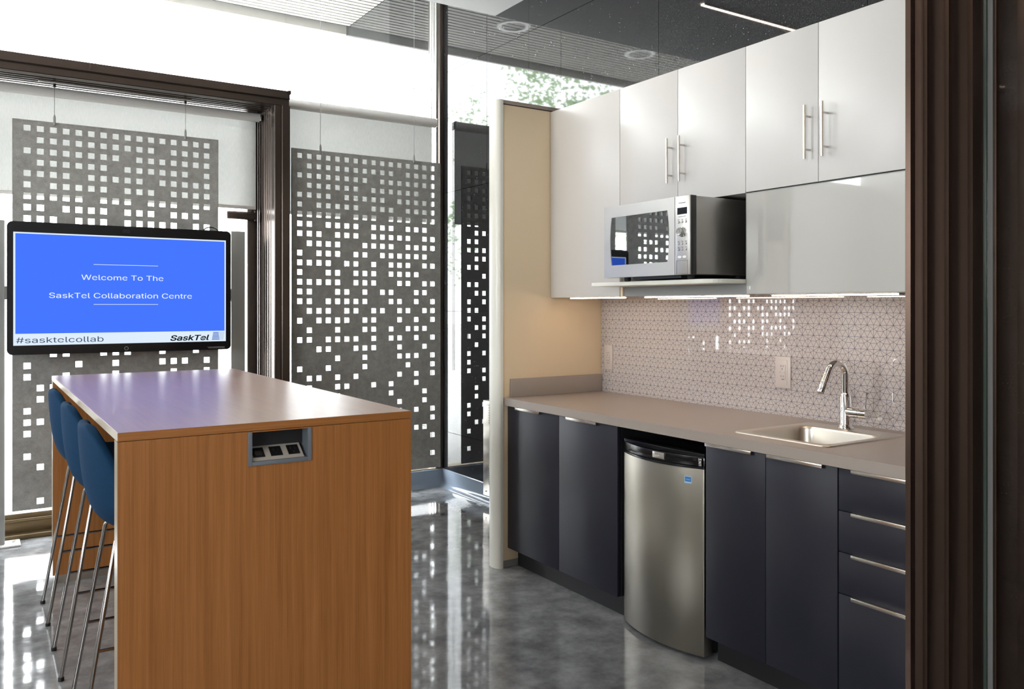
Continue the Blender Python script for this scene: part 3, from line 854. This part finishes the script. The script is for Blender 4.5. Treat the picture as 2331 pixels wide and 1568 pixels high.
# ------------------------------------------------------------------ bar stools
def make_stool():
    cx, c0 = 0.52, 4.38
    t = thing('bar_stool', 'blue', 'bar stool', (cx, c0, FLOOR), 'blue bar stools along the table')
    prof = [(0.272, 0.700, 0.150, 0.00), (0.262, 0.716, 0.178, 0.008), (0.225, 0.722, 0.197, 0.018), (0.13, 0.716, 0.212, 0.03), (0.02, 0.702, 0.220, 0.045),
            (-0.075, 0.700, 0.222, 0.065), (-0.132, 0.722, 0.222, 0.085), (-0.163, 0.770, 0.218, 0.095), (-0.178, 0.835, 0.208, 0.090), (-0.186, 0.905, 0.190, 0.070),
            (-0.190, 0.965, 0.160, 0.045), (-0.192, 1.010, 0.118, 0.022), (-0.1925, 1.036, 0.070, 0.008)]
    bm = bmesh.new(); rows = []
    nt_ = 12
    for i, (x, z, w, cu) in enumerate(prof):
        a = prof[max(0, i - 1)]; b_ = prof[min(len(prof) - 1, i + 1)]
        d = Vector((b_[0] - a[0], 0, b_[1] - a[1])).normalized()
        nrm = Vector((d.z, 0, -d.x))          # towards the sitter (up / forward)
        if nrm.z < -0.2 or (abs(nrm.z) <= 0.2 and nrm.x < 0): nrm = -nrm
        row = []
        for k in range(nt_ + 1):
            tt = -1 + 2 * k / nt_
            p = Vector((x, tt * w, z)) + nrm * cu * abs(tt) ** 2.1
            row.append(bm.verts.new((cx + p.x, c0 + p.y, FLOOR + p.z)))
        rows.append(row)
    for r0, r1 in zip(rows, rows[1:]):
        for k in range(nt_):
            bm.faces.new((r0[k], r0[k + 1], r1[k + 1], r1[k]))
    bmesh.ops.recalc_face_normals(bm, faces=bm.faces)
    # thickness away from the sitter
    up_f = sum((f.normal.z for f in bm.faces if f.calc_center_median().z < 0.74))
    if up_f < 0:
        bmesh.ops.reverse_faces(bm, faces=bm.faces)
    bmesh.ops.solidify(bm, geom=list(bm.faces), thickness=0.034)
    mb = MB(); mb.bm.free(); mb.bm = bm
    sh = mb.build('shell', M['blue'], t, angle=3.2)
    md = sh.modifiers.new('smooth', 'SUBSURF'); md.levels = 2; md.render_levels = 2
    for sx, xt, xb in ((-1, -0.125, -0.238), (1, 0.17, 0.238)):
        for sy in (-1, 1):
            top = Vector((cx + xt, c0 + sy * 0.125, FLOOR + 0.672)); bot = Vector((cx + xb, c0 + sy * 0.165, FLOOR + 0.008))
            inn = Vector((cx + xt + (0.05 if sx < 0 else -0.05), c0 + sy * 0.10, FLOOR + 0.688))
            path = [inn, (inn + top) / 2 + Vector((0, 0, 0.002)), top + (inn - top) * 0.18 + Vector((0, 0, -0.002)), top + (bot - top) * 0.025, bot]
            lg = MB().tube(path, 0.0074, 12).build('leg', M['stool_chrome'], t)
            MB().cyl(bot + Vector((0, 0, -0.008)), bot + Vector((0, 0, 0.006)), 0.0105, n=12).build('glide', M['rubber'], lg)
    def legpt(sx, sy, z):
        xt, xb = (-0.125, -0.238) if sx < 0 else (0.17, 0.238)
        f = (0.672 - z) / 0.664
        return (cx + xt + (xb - xt) * f, c0 + sy * (0.125 + 0.04 * f), FLOOR + z)
    z = 0.315
    mb = MB()
    for sy in (-1, 1):
        mb.tube([legpt(-1, sy, z), legpt(1, sy, z)], 0.0055, 10)
    mb.tube([legpt(1, -1, z), legpt(1, 1, z)], 0.0055, 10)
    mb.build('footrest', M['stool_chrome'], t)
    return t
st = make_stool()
labs = ['blue upholstered bar stool farthest from the viewer, nearest the screen', 'blue upholstered bar stool in the middle of the three along the table', 'blue upholstered bar stool nearest the viewer, tucked behind the table end panel']
for k, c in enumerate((4.38, 3.735, 3.095)):
    o_ = st if k == 0 else copy_tree(st)
    o_.location = (0.52, c, FLOOR); o_['label'] = labs[k]

# ------------------------------------------------------------------ kitchenette: tall side panel
sp_ = thing('side_panel', 'tall cream partition panel with rounded front edge closing the left end of the kitchenette', 'panel', (2.7, 3.84, FLOOR))
post = [(2.410, 3.792), (2.410, 3.902)]
for k in range(13):
    a = math.radians(90 + 180 * k / 12)
    post.append((2.398 + 0.028 * math.cos(a), 3.847 + 0.055 * math.sin(a)))
MB().prism(post, 'z', FLOOR, 2.530).build('rounded_post', M['cream_post'], sp_, angle=0.5)
MB().box(2.411, XG - 0.003, 3.802, 3.892, 0.894, 2.506, 0.001).build('upper_board', M['cream'], sp_)
MB().box(2.411, XG - 0.003, 3.802, 3.892, 0.028, 0.890, 0.001).build('lower_board', M['cream'], sp_)
MB().box(2.4105, XG - 0.003, 3.796, 3.898, 2.511, 2.530, 0.001).build('top_cap', M['counter'], sp_)
MB().box(2.411, XG - 0.003, 3.806, 3.888, FLOOR, 0.026).build('base_strip', M['grey_metal'], sp_)
MB().box(2.412, XG - 0.004, 3.808, 3.886, 0.02, 2.52).build('core', M['kick'], sp_)

# base cabinets
XD, XF = 2.44, 3.118
ZC0, ZC1 = 0.098, 0.870
def edge_handle(y0, y1, z, parent):
    mb = MB().box(XD - 0.014, XD + 0.004, y0, y1, z + 0.0015, z + 0.0045, 0.0008).box(XD - 0.016, XD - 0.013, y0, y1, z - 0.008, z + 0.0045, 0.0008)
    return mb.build('handle', M['nickel'], parent)
def base_cabinet(label, y_far, y_near, splits, handles, name='base_cabinet'):
    t = thing(name, label, 'cabinet', ((XD + XF) / 2, (y_far + y_near) / 2, FLOOR), 'navy base cabinets')
    MB().box(XD + 0.022, XF - 0.005, y_near, y_near + 0.018, ZC0, ZC1 + 0.002).box(XD + 0.022, XF - 0.005, y_far - 0.018, y_far, ZC0, ZC1 + 0.002).box(XD + 0.022, XF - 0.005, y_near + 0.018, y_far - 0.018, ZC0, ZC0 + 0.018).box(XF - 0.017, XF - 0.005, y_near + 0.018, y_far - 0.018, ZC0 + 0.018, ZC1 + 0.002).build('body', M['kick'], t)
    MB().box(2.51, 2.53, y_near, y_far, FLOOR, ZC0).build('kick_board', M['kick'], t)
    for (a, c), h in zip(splits, handles):
        d = MB().box(XD, XD + 0.019, c + 0.0015, a - 0.0015, ZC0, ZC1 - 0.003, 0.001).build('door', M['navy'], t)
        edge_handle(h[1], h[0], ZC1 - 0.004, d)
    return t
base_cabinet('navy two-door base cabinet between the cream panel and the small fridge', 3.798, 2.877, ((3.796, 3.326), (3.326, 2.878)), ((3.702, 3.478), (3.250, 3.016)))
base_cabinet('navy two-door base cabinet below the sink, right of the small fridge', 2.343, 1.741, ((2.342, 2.045), (2.045, 1.742)), ((2.333, 2.102), (2.031, 1.794)))
t = thing('drawer_cabinet', 'navy cabinet of four drawers at the right end beside the dark doorway jamb', 'cabinet', ((XD + XF) / 2, 1.5, FLOOR))
MB().box(XD + 0.022, XF - 0.005, 1.29, 1.7405, ZC0, ZC1 + 0.002).build('body', M['kick'], t)
MB().box(2.51, 2.53, 1.29, 1.7405, FLOOR, ZC0).build('kick_board', M['kick'], t)
for z0, z1, hz in ((0.7275, 0.867, 0.866), (0.589, 0.7245, 0.7235), (0.4495, 0.586, 0.585), (ZC0, 0.4465, 0.4455)):
    d = MB().box(XD, XD + 0.019, 1.292, 1.7385, z0, z1, 0.001).build('drawer', M['navy'], t)
    edge_handle(1.34, 1.683, hz + 0.0005, d)
t = thing('worktop', 'long taupe laminate worktop with a square front edge over the navy cabinets', 'worktop', (2.75, 2.54, 0.874))
BX0, BX1, BY0, BY1 = 2.545, 2.893, 1.868, 2.230
MB().sheet([2.416, BX0 - 0.006, BX1 + 0.006, 3.094], [1.29, BY0 - 0.006, BY1 + 0.006, 3.7995], {(1, 1)}, 'z', 0.8735, 0.914).build('top', M['counter'], t, smooth=False)
MB().box(2.456, 3.090, 3.786, 3.7995, 0.9145, 1.014, 0.001).build('side_splash', M['counter'], t)

# backsplash
bs = MB().box(3.095, 3.116, 1.26, 3.7995, 0.876, 1.459).build('backsplash', M['lattice'], None, smooth=False)
tag(bs, 'glossy backsplash printed with blue star lattice lines between worktop and white cabinets', 'backsplash')

# sink
sk = thing('sink', 'brushed steel drop-in sink in the worktop below the chrome faucet', 'sink', (2.72, 2.05, 0.914))
def ring_pts(x0, x1, y0, y1, r, n=6): return rrect(x0, x1, y0, y1, r, n)
bm = bmesh.new()
loops = [(2.508, 2.992, 1.832, 2.266, 0.025, 0.9145), (2.510, 2.990, 1.834, 2.264, 0.025, 0.9185), (2.516, 2.984, 1.840, 2.258, 0.024, 0.9195),
         (2.540, 2.900, 1.862, 2.236, 0.052, 0.9180), (2.546, 2.892, 1.869, 2.229, 0.050, 0.9150), (2.549, 2.889, 1.872, 2.226, 0.050, 0.905),
         (2.556, 2.882, 1.879, 2.219, 0.052, 0.78), (2.566, 2.872, 1.889, 2.209, 0.055, 0.752), (2.60, 2.84, 1.92, 2.18, 0.055, 0.742), (2.70, 2.74, 2.03, 2.07, 0.019, 0.739)]
prev = None
for L in loops:
    ring = [bm.verts.new((p[0], p[1], L[5])) for p in ring_pts(L[0], L[1], L[2], L[3], L[4])]
    if prev:
        for k in range(len(ring)):
            bm.faces.new((prev[k], prev[(k + 1) % len(ring)], ring[(k + 1) % len(ring)], ring[k]))
    prev = ring
bm.faces.new(prev)
bmesh.ops.recalc_face_normals(bm, faces=bm.faces)
mb = MB(); mb.bm.free(); mb.bm = bm
mb.build('bowl', M['steel'], sk, angle=0.9)
MB().lathe([(0.04, 0.0), (0.042, 0.003), (0.030, 0.004), (0.012, 0.002)], (2.72, 2.05, 0.7395), 'z').build('drain', M['chrome'], sk)

# faucet
FX, FY, FZ = 2.952, 2.072, 0.9195
fc = thing('faucet', 'chrome pull-down faucet with arched spout behind the sink', 'faucet', (FX, FY, FZ))
MB().lathe([(0.031, 0.0), (0.031, 0.004), (0.025, 0.010), (0.0225, 0.02), (0.0225, 0.126), (0.020, 0.130), (0.0195, 0.137), (0.015, 0.142)], (FX, FY, FZ), 'z', 32).build('body', M['chrome'], fc, angle=0.8)
path = [(FX, FY, FZ + 0.136), (FX, FY, FZ + 0.215)]
R_ = 0.048
tip = None
for k in range(1, 15):
    a = math.radians(160 * k / 14)
    path.append((FX - R_ + R_ * math.cos(a), FY + 0.0008 * k, FZ + 0.215 + R_ * math.sin(a)))
MB().tube(path, 0.0138, 18).build('spout', M['chrome'], fc, angle=0.8)
p1 = Vector(path[-1]); dr = (Vector(path[-1]) - Vector(path[-2])).normalized()
MB().tube([p1 - dr * 0.002, p1 + dr * 0.004, p1 + dr * 0.046, p1 + dr * 0.047, p1 + dr * 0.050, p1 + dr * 0.052, p1 + dr * 0.090, p1 + dr * 0.094], [0.0138, 0.0148, 0.0152, 0.0140, 0.0140, 0.0154, 0.0165, 0.0145], 20).build('spray_head', M['chrome'], fc, angle=0.5)
MB().tube([(FX, FY - 0.012, FZ + 0.066), (FX, FY - 0.062, FZ + 0.066), (FX, FY - 0.0625, FZ + 0.066), (FX, FY - 0.0655, FZ + 0.066), (FX, FY - 0.066, FZ + 0.066), (FX, FY - 0.098, FZ + 0.066)], [0.0205, 0.0205, 0.0185, 0.0185, 0.0208, 0.0208], 26).build('valve', M['chrome'], fc, angle=0.5)
MB().tube([(FX, FY - 0.088, FZ + 0.084), (FX + 0.004, FY - 0.090, FZ + 0.135), (FX + 0.005, FY - 0.091, FZ + 0.142), (FX + 0.006, FY - 0.092, FZ + 0.152)], [0.0034, 0.0030, 0.0045, 0.0095], 12).build('lever', M['chrome'], fc)

# outlets
def outlet(label, yc, z0, z1, hw, frame):
    t = thing('wall_outlet', label, 'outlet', (3.095, yc, z0), 'outlets on the backsplash')
    MB().box(3.0885, 3.0948, yc - hw, yc + hw, z0, z1, 0.002).build('cover_plate', M['outlet'], t)
    zc = (z0 + z1) / 2
    if frame:
        MB().box(3.0868, 3.089, yc - 0.0245, yc + 0.0245, zc - 0.056, zc + 0.056, 0.0008).build('insert', M['outlet'], t)
    r = MB().box(3.0845, 3.088, yc - 0.0155, yc + 0.0155, zc - 0.034, zc + 0.034, 0.0008).build('receptacle', M['outlet'], t)
    for s in (1, -1):
        mb = MB()
        for dy in (0.006, -0.006):
            mb.box(3.0840, 3.0848, yc + dy - 0.0009, yc + dy + 0.0009, zc + s * 0.023 + 0.001, zc + s * 0.023 + 0.009)
        mb.box(3.0840, 3.0848, yc - 0.002, yc + 0.002, zc + s * 0.023 - 0.010, zc + s * 0.023 - 0.006)
        mb.build('slots', M['slot'], r, smooth=False)
    for dy, mt in ((0.011, 'slot'), (-0.011, 'slot')):
        MB().box(3.0838, 3.0848, yc + dy - 0.0012, yc + dy + 0.0012, zc - 0.0012, zc + 0.0012).build('screw', M[mt], r)
    MB().box(3.0836, 3.0848, yc - 0.009, yc - 0.005, zc - 0.0335, zc - 0.029, 0.0005).build('test_button', M['red'], r)
outlet('slim pale outlet at the left end of the patterned backsplash', 3.727, 1.043, 1.185, 0.036, False)
outlet('framed pale outlet on the patterned backsplash left of the faucet', 2.4915, 1.038, 1.182, 0.0425, True)

# ------------------------------------------------------------------ small fridge
fr_ = thing('mini_fridge', 'small stainless fridge with black top grip in the gap between navy cabinets', 'fridge', (2.75, 2.605, FLOOR))
FY0, FY1, FXE = 2.362, 2.848, 2.452
MB().box(2.505, 3.06, FY0 + 0.004, FY1 - 0.004, 0.02, 0.80, 0.006).build('body', M['black'], fr_)
def bow(depth_front, thick_back, n=48):
    pts = []
    for k in range(n + 1):
        y = FY0 + (FY1 - FY0) * k / n; s = 2 * k / n - 1
        pts.append((FXE - depth_front * (1 - s * s), y))
    return pts + [(thick_back, FY1), (thick_back, FY0)]
MB().prism(bow(0.048, 2.50), 'z', 0.006, 0.757, 0.0015).build('door', M['steel_fridge'], fr_, angle=0.5)
gp = []
mb = MB().prism(bow(0.060, 2.50), 'z', 0.757, 0.766, 0.002)
mb.prism(bow(0.052, 2.50), 'z', 0.7665, 0.806, 0.003)
mb.prism(bow(0.012, 2.50), 'z', 0.806, 0.818, 0.002)
mb.build('top_grip', M['black_gloss'], fr_, angle=0.5)
MB().box(2.452, 2.468, FY0 - 0.0012, FY0 + 0.002, 0.770, 0.802, 0.0008).box(2.436, 2.450, FY0 - 0.0005, FY0 + 0.016, 0.771, 0.801, 0.002).build('grip_end', M['chrome'], fr_)
yb0 = 2.595
def bow_x(y, depth=0.052):
    s = 2 * (y - FY0) / (FY1 - FY0) - 1; return FXE - depth * (1 - s * s)
bdg = MB().box(bow_x(2.57) - 0.0035, bow_x(2.57) + 0.004, 2.534, 2.604, 0.776, 0.802, 0.001).build('badge', M['steel'], fr_)
text_mesh('badge_text', 'Danby', M['white_print'], bdg, (lambda tx, ty, tz: (bow_x(2.57) - 0.0036 - tz, 2.599 - tx, 0.786 + ty)), 0.009, 0.034, bold=0.01)
xs_ = bow_x(2.372, 0.048)
stx = [bow_x(y, 0.048) for y in (2.414, 2.383)]
def sticker_quad(y0, y1, z0, z1, off):
    bmq = bmesh.new()
    vv = [bmq.verts.new((bow_x(y, 0.048) - o_, y, z)) for o_ in (off, 0.0) for (y, z) in ((y0, z0), (y1, z0), (y1, z1), (y0, z1))]
    for f in ((0, 1, 2, 3), (4, 5, 6, 7), (0, 1, 5, 4), (1, 2, 6, 5), (2, 3, 7, 6), (3, 0, 4, 7)):
        bmq.faces.new([vv[q] for q in f])
    bmesh.ops.recalc_face_normals(bmq, faces=bmq.faces)
    m_ = MB(); m_.bm.free(); m_.bm = bmq; return m_
stk = sticker_quad(2.412, 2.443, 0.694, 0.722, 0.0012).build('sticker', M['sticker_light'], fr_, smooth=False)
sticker_quad(2.4145, 2.4405, 0.7005, 0.7200, 0.0018).build('sticker_field', M['sticker'], stk, smooth=False)
sticker_quad(2.418, 2.437, 0.7085, 0.7100, 0.0023).build('sticker_mark', M['sticker_light'], stk, smooth=False)
for y in (FY0 + 0.05, FY1 - 0.05):
    MB().cyl((2.56, y, FLOOR), (2.56, y, 0.022), 0.018, n=12).build('foot', M['rubber'], fr_)

# ------------------------------------------------------------------ wall cabinets
XU, XUB = 2.729, 3.128
ZU0, ZU1, ZM = 1.459, 2.503, 1.888
def bar_handle(yc, y_attach, parent):
    xb = XU - 0.034
    mb = MB().tube([(xb, yc, 1.9785), (xb, yc, 2.1870)], 0.0055, 14)
    for z in (2.0165, 2.1455):
        mb.tube([(xb, yc, z), (XU + 0.0005, yc, z)], 0.0042, 10)
    return mb.build('handle', M['nickel'], parent)
def wall_cab(label, y_far, y_near, z0, doors, name='wall_cabinet'):
    t = thing(name, label, 'cabinet', ((XU + XUB) / 2, (y_far + y_near) / 2, z0), 'white wall cabinets')
    MB().box(XU + 0.021, XUB, y_near + 0.0005, y_far - 0.0005, z0, ZU1, 0.001).build('body', M['white_cab_in'], t)
    for a, c, h in doors:
        d = MB().box(XU, XU + 0.019, c + 0.0015, a - 0.0015, z0 - 0.001, ZU1 - 0.0005, 0.0012).build('door', M['white_cab'], t)
        if h is not None:
            bar_handle(h, h, d)
    return t
wall_cab('tall single-door white wall cabinet against the cream partition panel', 3.7995, 3.203, ZU0, ((3.799, 3.202, None),))
wall_cab('white two-door wall cabinet directly above the microwave', 3.202, 2.3935, ZM, ((3.202, 2.793, 2.831), (2.793, 2.3925, 2.752)))
wall_cab('white two-door wall cabinet above the glossy glass-fronted flap cabinet', 2.3925, 1.655, ZM + 0.003, ((2.3925, 2.034, 2.072), (2.034, 1.655, 1.993)))
t = thing('flap_cabinet', 'low white cabinet with a glossy glass flap front, right of the microwave', 'cabinet', ((XU + XUB) / 2, 2.02, ZU0))
MB().box(XU + 0.021, XUB, 1.656, 2.392, ZU0 + 0.002, ZM, 0.001).build('body', M['white_cab_in'], t)
mb = MB()
A0, A1, Z0_, Z1_ = 1.6775, 2.3905, ZU0 + 0.001, ZM - 0.003
MB().box(XU + 0.001, XU + 0.019, A0 + 0.003, A1 - 0.003, Z0_ + 0.003, Z1_ - 0.003).build('flap', M['glass_door'], t, smooth=False)
for args in ((A0, A0 + 0.003, Z0_, Z1_), (A1 - 0.003, A1, Z0_, Z1_), (A0 + 0.003, A1 - 0.003, Z0_, Z0_ + 0.003), (A0 + 0.003, A1 - 0.003, Z1_ - 0.003, Z1_)):
    mb.box(XU, XU + 0.02, *args)
mb.build('flap_frame', M['grey_metal'], t, smooth=False)
MB().box(XU + 0.003, XU + 0.02, 1.656, 1.6745, ZU0 + 0.001, ZM - 0.003).build('filler', M['white_cab'], t)

# microwave niche shelf
t = thing('microwave_shelf', 'pale projecting shelf with rounded corner under the microwave', 'shelf', (2.8, 2.8, 1.505))
sh = [(3.11, 3.200), (3.11, 2.395), (2.729, 2.395)]
sh = [(3.11, 2.397), (3.11, 3.199), (2.548, 3.199), (2.540, 3.191)]
for k in range(9):
    a = math.radians(180 + 90 * k / 8); sh.append((2.640 + 0.10 * math.cos(a), 2.497 + 0.10 * math.sin(a)))
MB().prism(sh, 'z', 1.506, 1.524, 0.001).build('board', M['cream_post'], t)
MB().box(2.742, 2.757, 2.397, 3.182, 1.4595, 1.5055).build('valance', M['grey_metal'], t)['label'] = 'grey front strip under the shelf'
MB().box(2.732, 3.11, 3.184, 3.1995, 1.4595, 1.5055).build('support', M['cream'], t)
MB().box(2.757, 3.11, 2.397, 3.184, 1.4595, 1.466).build('under_board', M['white_cab_in'], t)
MB().box(3.10, 3.118, 2.396, 3.201, 1.4665, 1.886).build('niche_back', M['white_cab_in'], t)

# LED strips under the wall cabinets
for (a, c, lab) in ((3.660, 3.208, 'glowing strip light under the tall left wall cabinet'), (3.057, 2.413, 'glowing strip light under the microwave shelf'), (2.284, 1.733, 'glowing strip light under the glossy flap cabinet')):
    t = thing('strip_light', lab, 'strip light', (2.765, (a + c) / 2, ZU0), 'strip lights under the wall cabinets')
    zt = ZU0 if a > 3.2 or a < 2.3 else ZU0 + 0.0005
    MB().box(2.762, 2.800, c - 0.01, a + 0.01, zt - 0.003, zt - 0.0002).build('housing', M['silver'], t)
    MB().box(2.764, 2.776, c, a, zt - 0.008, zt - 0.003).build('diffuser', M['led'], t)

# ------------------------------------------------------------------ microwave
mw = thing('microwave_oven', 'stainless steel microwave oven with dark bowed window on the pale shelf', 'microwave', (2.7, 2.765, 1.524))
XM = 2.500
MY0, MY1, MZ0, MZ1 = 2.487, 3.045, 1.543, 1.874
MB().box(2.537, 2.93, MY0 + 0.002, MY1 - 0.004, MZ0 + 0.002, MZ1 - 0.001, 0.003).build('body', M['steel_oven'], mw)
MB().box(XM + 0.006, 2.538, MY0, MY1 - 0.002, MZ0, MZ1 + 0.0005, 0.002).build('front_frame', M['black'], mw)
YP = 2.576
# door with bowed window opening
def bowed(y0, y1, z0, z1, b_, n=8):
    pts = []
    for k in range(n + 1): pts.append((y1 + b_ * (1 - (2 * k / n - 1) ** 2), z0 + (z1 - z0) * k / n))
    for k in range(n + 1): pts.append((y0 - b_ * (1 - (2 * k / n - 1) ** 2), z1 - (z1 - z0) * k / n))
    return pts
out = bowed(YP + 0.001, MY1, MZ0, MZ1, 0.0)
inn = bowed(2.622, 2.992, 1.600, 1.822, 0.011)
bm = bmesh.new()
ring = []
for xx_ in (XM, XM + 0.008):
    ring.append(([bm.verts.new((xx_, p[0], p[1])) for p in out], [bm.verts.new((xx_ , p[0], p[1])) for p in inn]))
n = len(out)
for k in range(n):
    q = (k + 1) % n
    for s_ in (0, 1):
        o_, i_ = ring[s_]
        bm.faces.new((o_[k], o_[q], i_[q], i_[k]))
    bm.faces.new((ring[0][0][k], ring[0][0][q], ring[1][0][q], ring[1][0][k]))
    bm.faces.new((ring[0][1][k], ring[0][1][q], ring[1][1][q], ring[1][1][k]))
bmesh.ops.recalc_face_normals(bm, faces=bm.faces)
m_ = MB(); m_.bm.free(); m_.bm = bm
dr_ = m_.build('door', M['steel_oven'], mw, smooth=False)
MB().prism(bowed(2.621, 2.993, 1.599, 1.823, 0.011), 'x', XM + 0.0025, XM + 0.007).build('window', M['mirror_black'], dr_, smooth=False)
cp = MB().box(XM, XM + 0.008, MY0 + 0.001, YP - 0.001, MZ0, MZ1, 0.0012).build('control_panel', M['steel_oven'], mw)
MB().box(XM - 0.0008, XM + 0.001, 2.505, 2.561, 1.797, 1.825).build('display', M['display'], cp)
front = lambda y, z: (lambda tx, ty, tz: (XM - 0.0003 - tz, y - tx, z + ty))
text_mesh('brand_text', 'Panasonic', M['print'], cp, front(2.553, 1.843), 0.0062, 0.041, bold=0.012, depth=0.0004)
text_mesh('model_text', 'The Genius Prestige', M['print'], cp, front(2.553, 1.786), 0.0040, 0.042, shear=0.3, depth=0.0004)
for r, z in enumerate((1.765, 1.673, 1.649)):
    for c in range(3):
        y = 2.5535 - c * 0.0215
        MB().lathe([(0.0052, 0.001), (0.0052, -0.002), (0.0035, -0.0035)], (XM, y, z), 'x', 14).build('button', M['steel_oven'], cp)
        MB().box(XM - 0.0006, XM + 0.0005, y - 0.006, y + 0.006, z + 0.008, z + 0.0092).box(XM - 0.0006, XM + 0.0005, y - 0.0045, y + 0.0045, z + 0.0105, z + 0.0115).build('button_print', M['print'], cp, smooth=False)
for y in (2.546, 2.518):
    MB().prism([(y + 0.0125 * math.cos(a * math.pi / 10), 1.6175 + 0.0055 * math.sin(a * math.pi / 10)) for a in range(20)], 'x', XM - 0.002, XM + 0.001).build('oval_button', M['white_plate'], cp)
kb = MB().lathe([(0.021, 0.001), (0.021, -0.004), (0.0175, -0.006), (0.0170, -0.020), (0.015, -0.022)], (XM, 2.5335, 1.722), 'x', 28).build('dial_knob', M['chrome'], cp)
MB().box(XM - 0.0008, XM + 0.001, 2.500, 2.567, 1.5455, 1.5465).box(XM - 0.0008, XM + 0.001, 2.500, 2.567, 1.602, 1.603).box(XM - 0.0008, XM + 0.001, 2.500, 2.5007, 1.546, 1.603).box(XM - 0.0008, XM + 0.001, 2.5663, 2.567, 1.546, 1.603).build('open_button', M['print'], cp, smooth=False)
for (x, y) in ((2.57, 2.96), (2.57, 2.55), (2.86, 2.96), (2.86, 2.55)):
    MB().lathe([(0.012, -0.0185), (0.016, -0.010), (0.016, 0.003)], (x, y, MZ0), 'z', 16).build('foot', M['rubber'], mw)
MB().box(2.56, 2.9, 2.60, 2.91, MZ0 - 0.010, MZ0 + 0.003).build('underside', M['black'], mw)

# ------------------------------------------------------------------ wall heater between panel and window
ht = thing('wall_heater', 'narrow stainless wall heater with vent slots on the granite behind the cream panel', 'heater', (3.1, 4.9, 0.06))
HX = 3.085
MB().box(HX, XG - 0.001, 4.45, 5.125, 0.055, 0.735, 0.002).build('casing', M['steel'], ht)
for zs, zn, nm in ((0.575, 0.70, 8), (0.14, 0.25, 8)):
    mb = MB()
    for k in range(nm):
        z = zs + (zn - zs) * k / (nm - 1)
        mb.box(HX - 0.0015, HX + 0.001, 4.50, 5.045, z, z + 0.009)
    mb.build('vent_slots', M['slot'], ht, smooth=False)
for z in (0.085, 0.705):
    MB().cyl((HX - 0.002, 5.085, z), (HX + 0.001, 5.085, z), 0.006, n=12).build('screw', M['chrome'], ht)

# ------------------------------------------------------------------ trees outside, seen in the polished granite
random.seed(4)
def tree(label, x, y, h, r, n):
    t = thing('tree', label, 'tree', (x, y, FLOOR - 0.06), 'trees outside')
    MB().tube([(x, y, FLOOR - 0.06), (x + 0.1, y, h * 0.45), (x, y + 0.1, h * 0.8)], [0.12, 0.09, 0.04], 10).build('trunk', M['bark'], t)
    mb = MB(); bm = mb.bm
    lumps = [(Vector((random.gauss(0, 0.45) * r, random.gauss(0, 0.45) * r, h * 0.62 + random.gauss(0, 0.22) * h)), random.uniform(0.22, 0.45) * r) for _ in range(26)]
    for k in range(n):
        c, rr = random.choice(lumps)
        d = Vector((random.gauss(0, 1), random.gauss(0, 1), random.gauss(0, 1))).normalized() * rr * random.uniform(0.55, 1.05)
        p = Vector((x, y, 0)) + c + d
        s = random.uniform(0.06, 0.12)
        a = Vector((random.gauss(0, 1), random.gauss(0, 1), random.gauss(0, 1))).normalized()
        q = a.cross(Vector((random.gauss(0, 1), random.gauss(0, 1), random.gauss(0, 1)))).normalized()
        vs = [bm.verts.new(p + a * s), bm.verts.new(p + q * s * 0.55), bm.verts.new(p - a * s), bm.verts.new(p - q * s * 0.55)]
        bm.faces.new(vs)
    mb.build('foliage', M['leaf'], t, smooth=False)
tree('leafy green tree mirrored in the granite just above the cream panel', -9.2, 21.0, 9.2, 2.4, 5200)
tree('smaller leafy tree mirrored in the granite strip left of the cream panel', -11.8, 31.5, 10.6, 1.3, 1500)
tree('leafy green tree mirrored in the granite above the tall white cabinet', -18.5, 28.0, 11.6, 2.6, 3600)
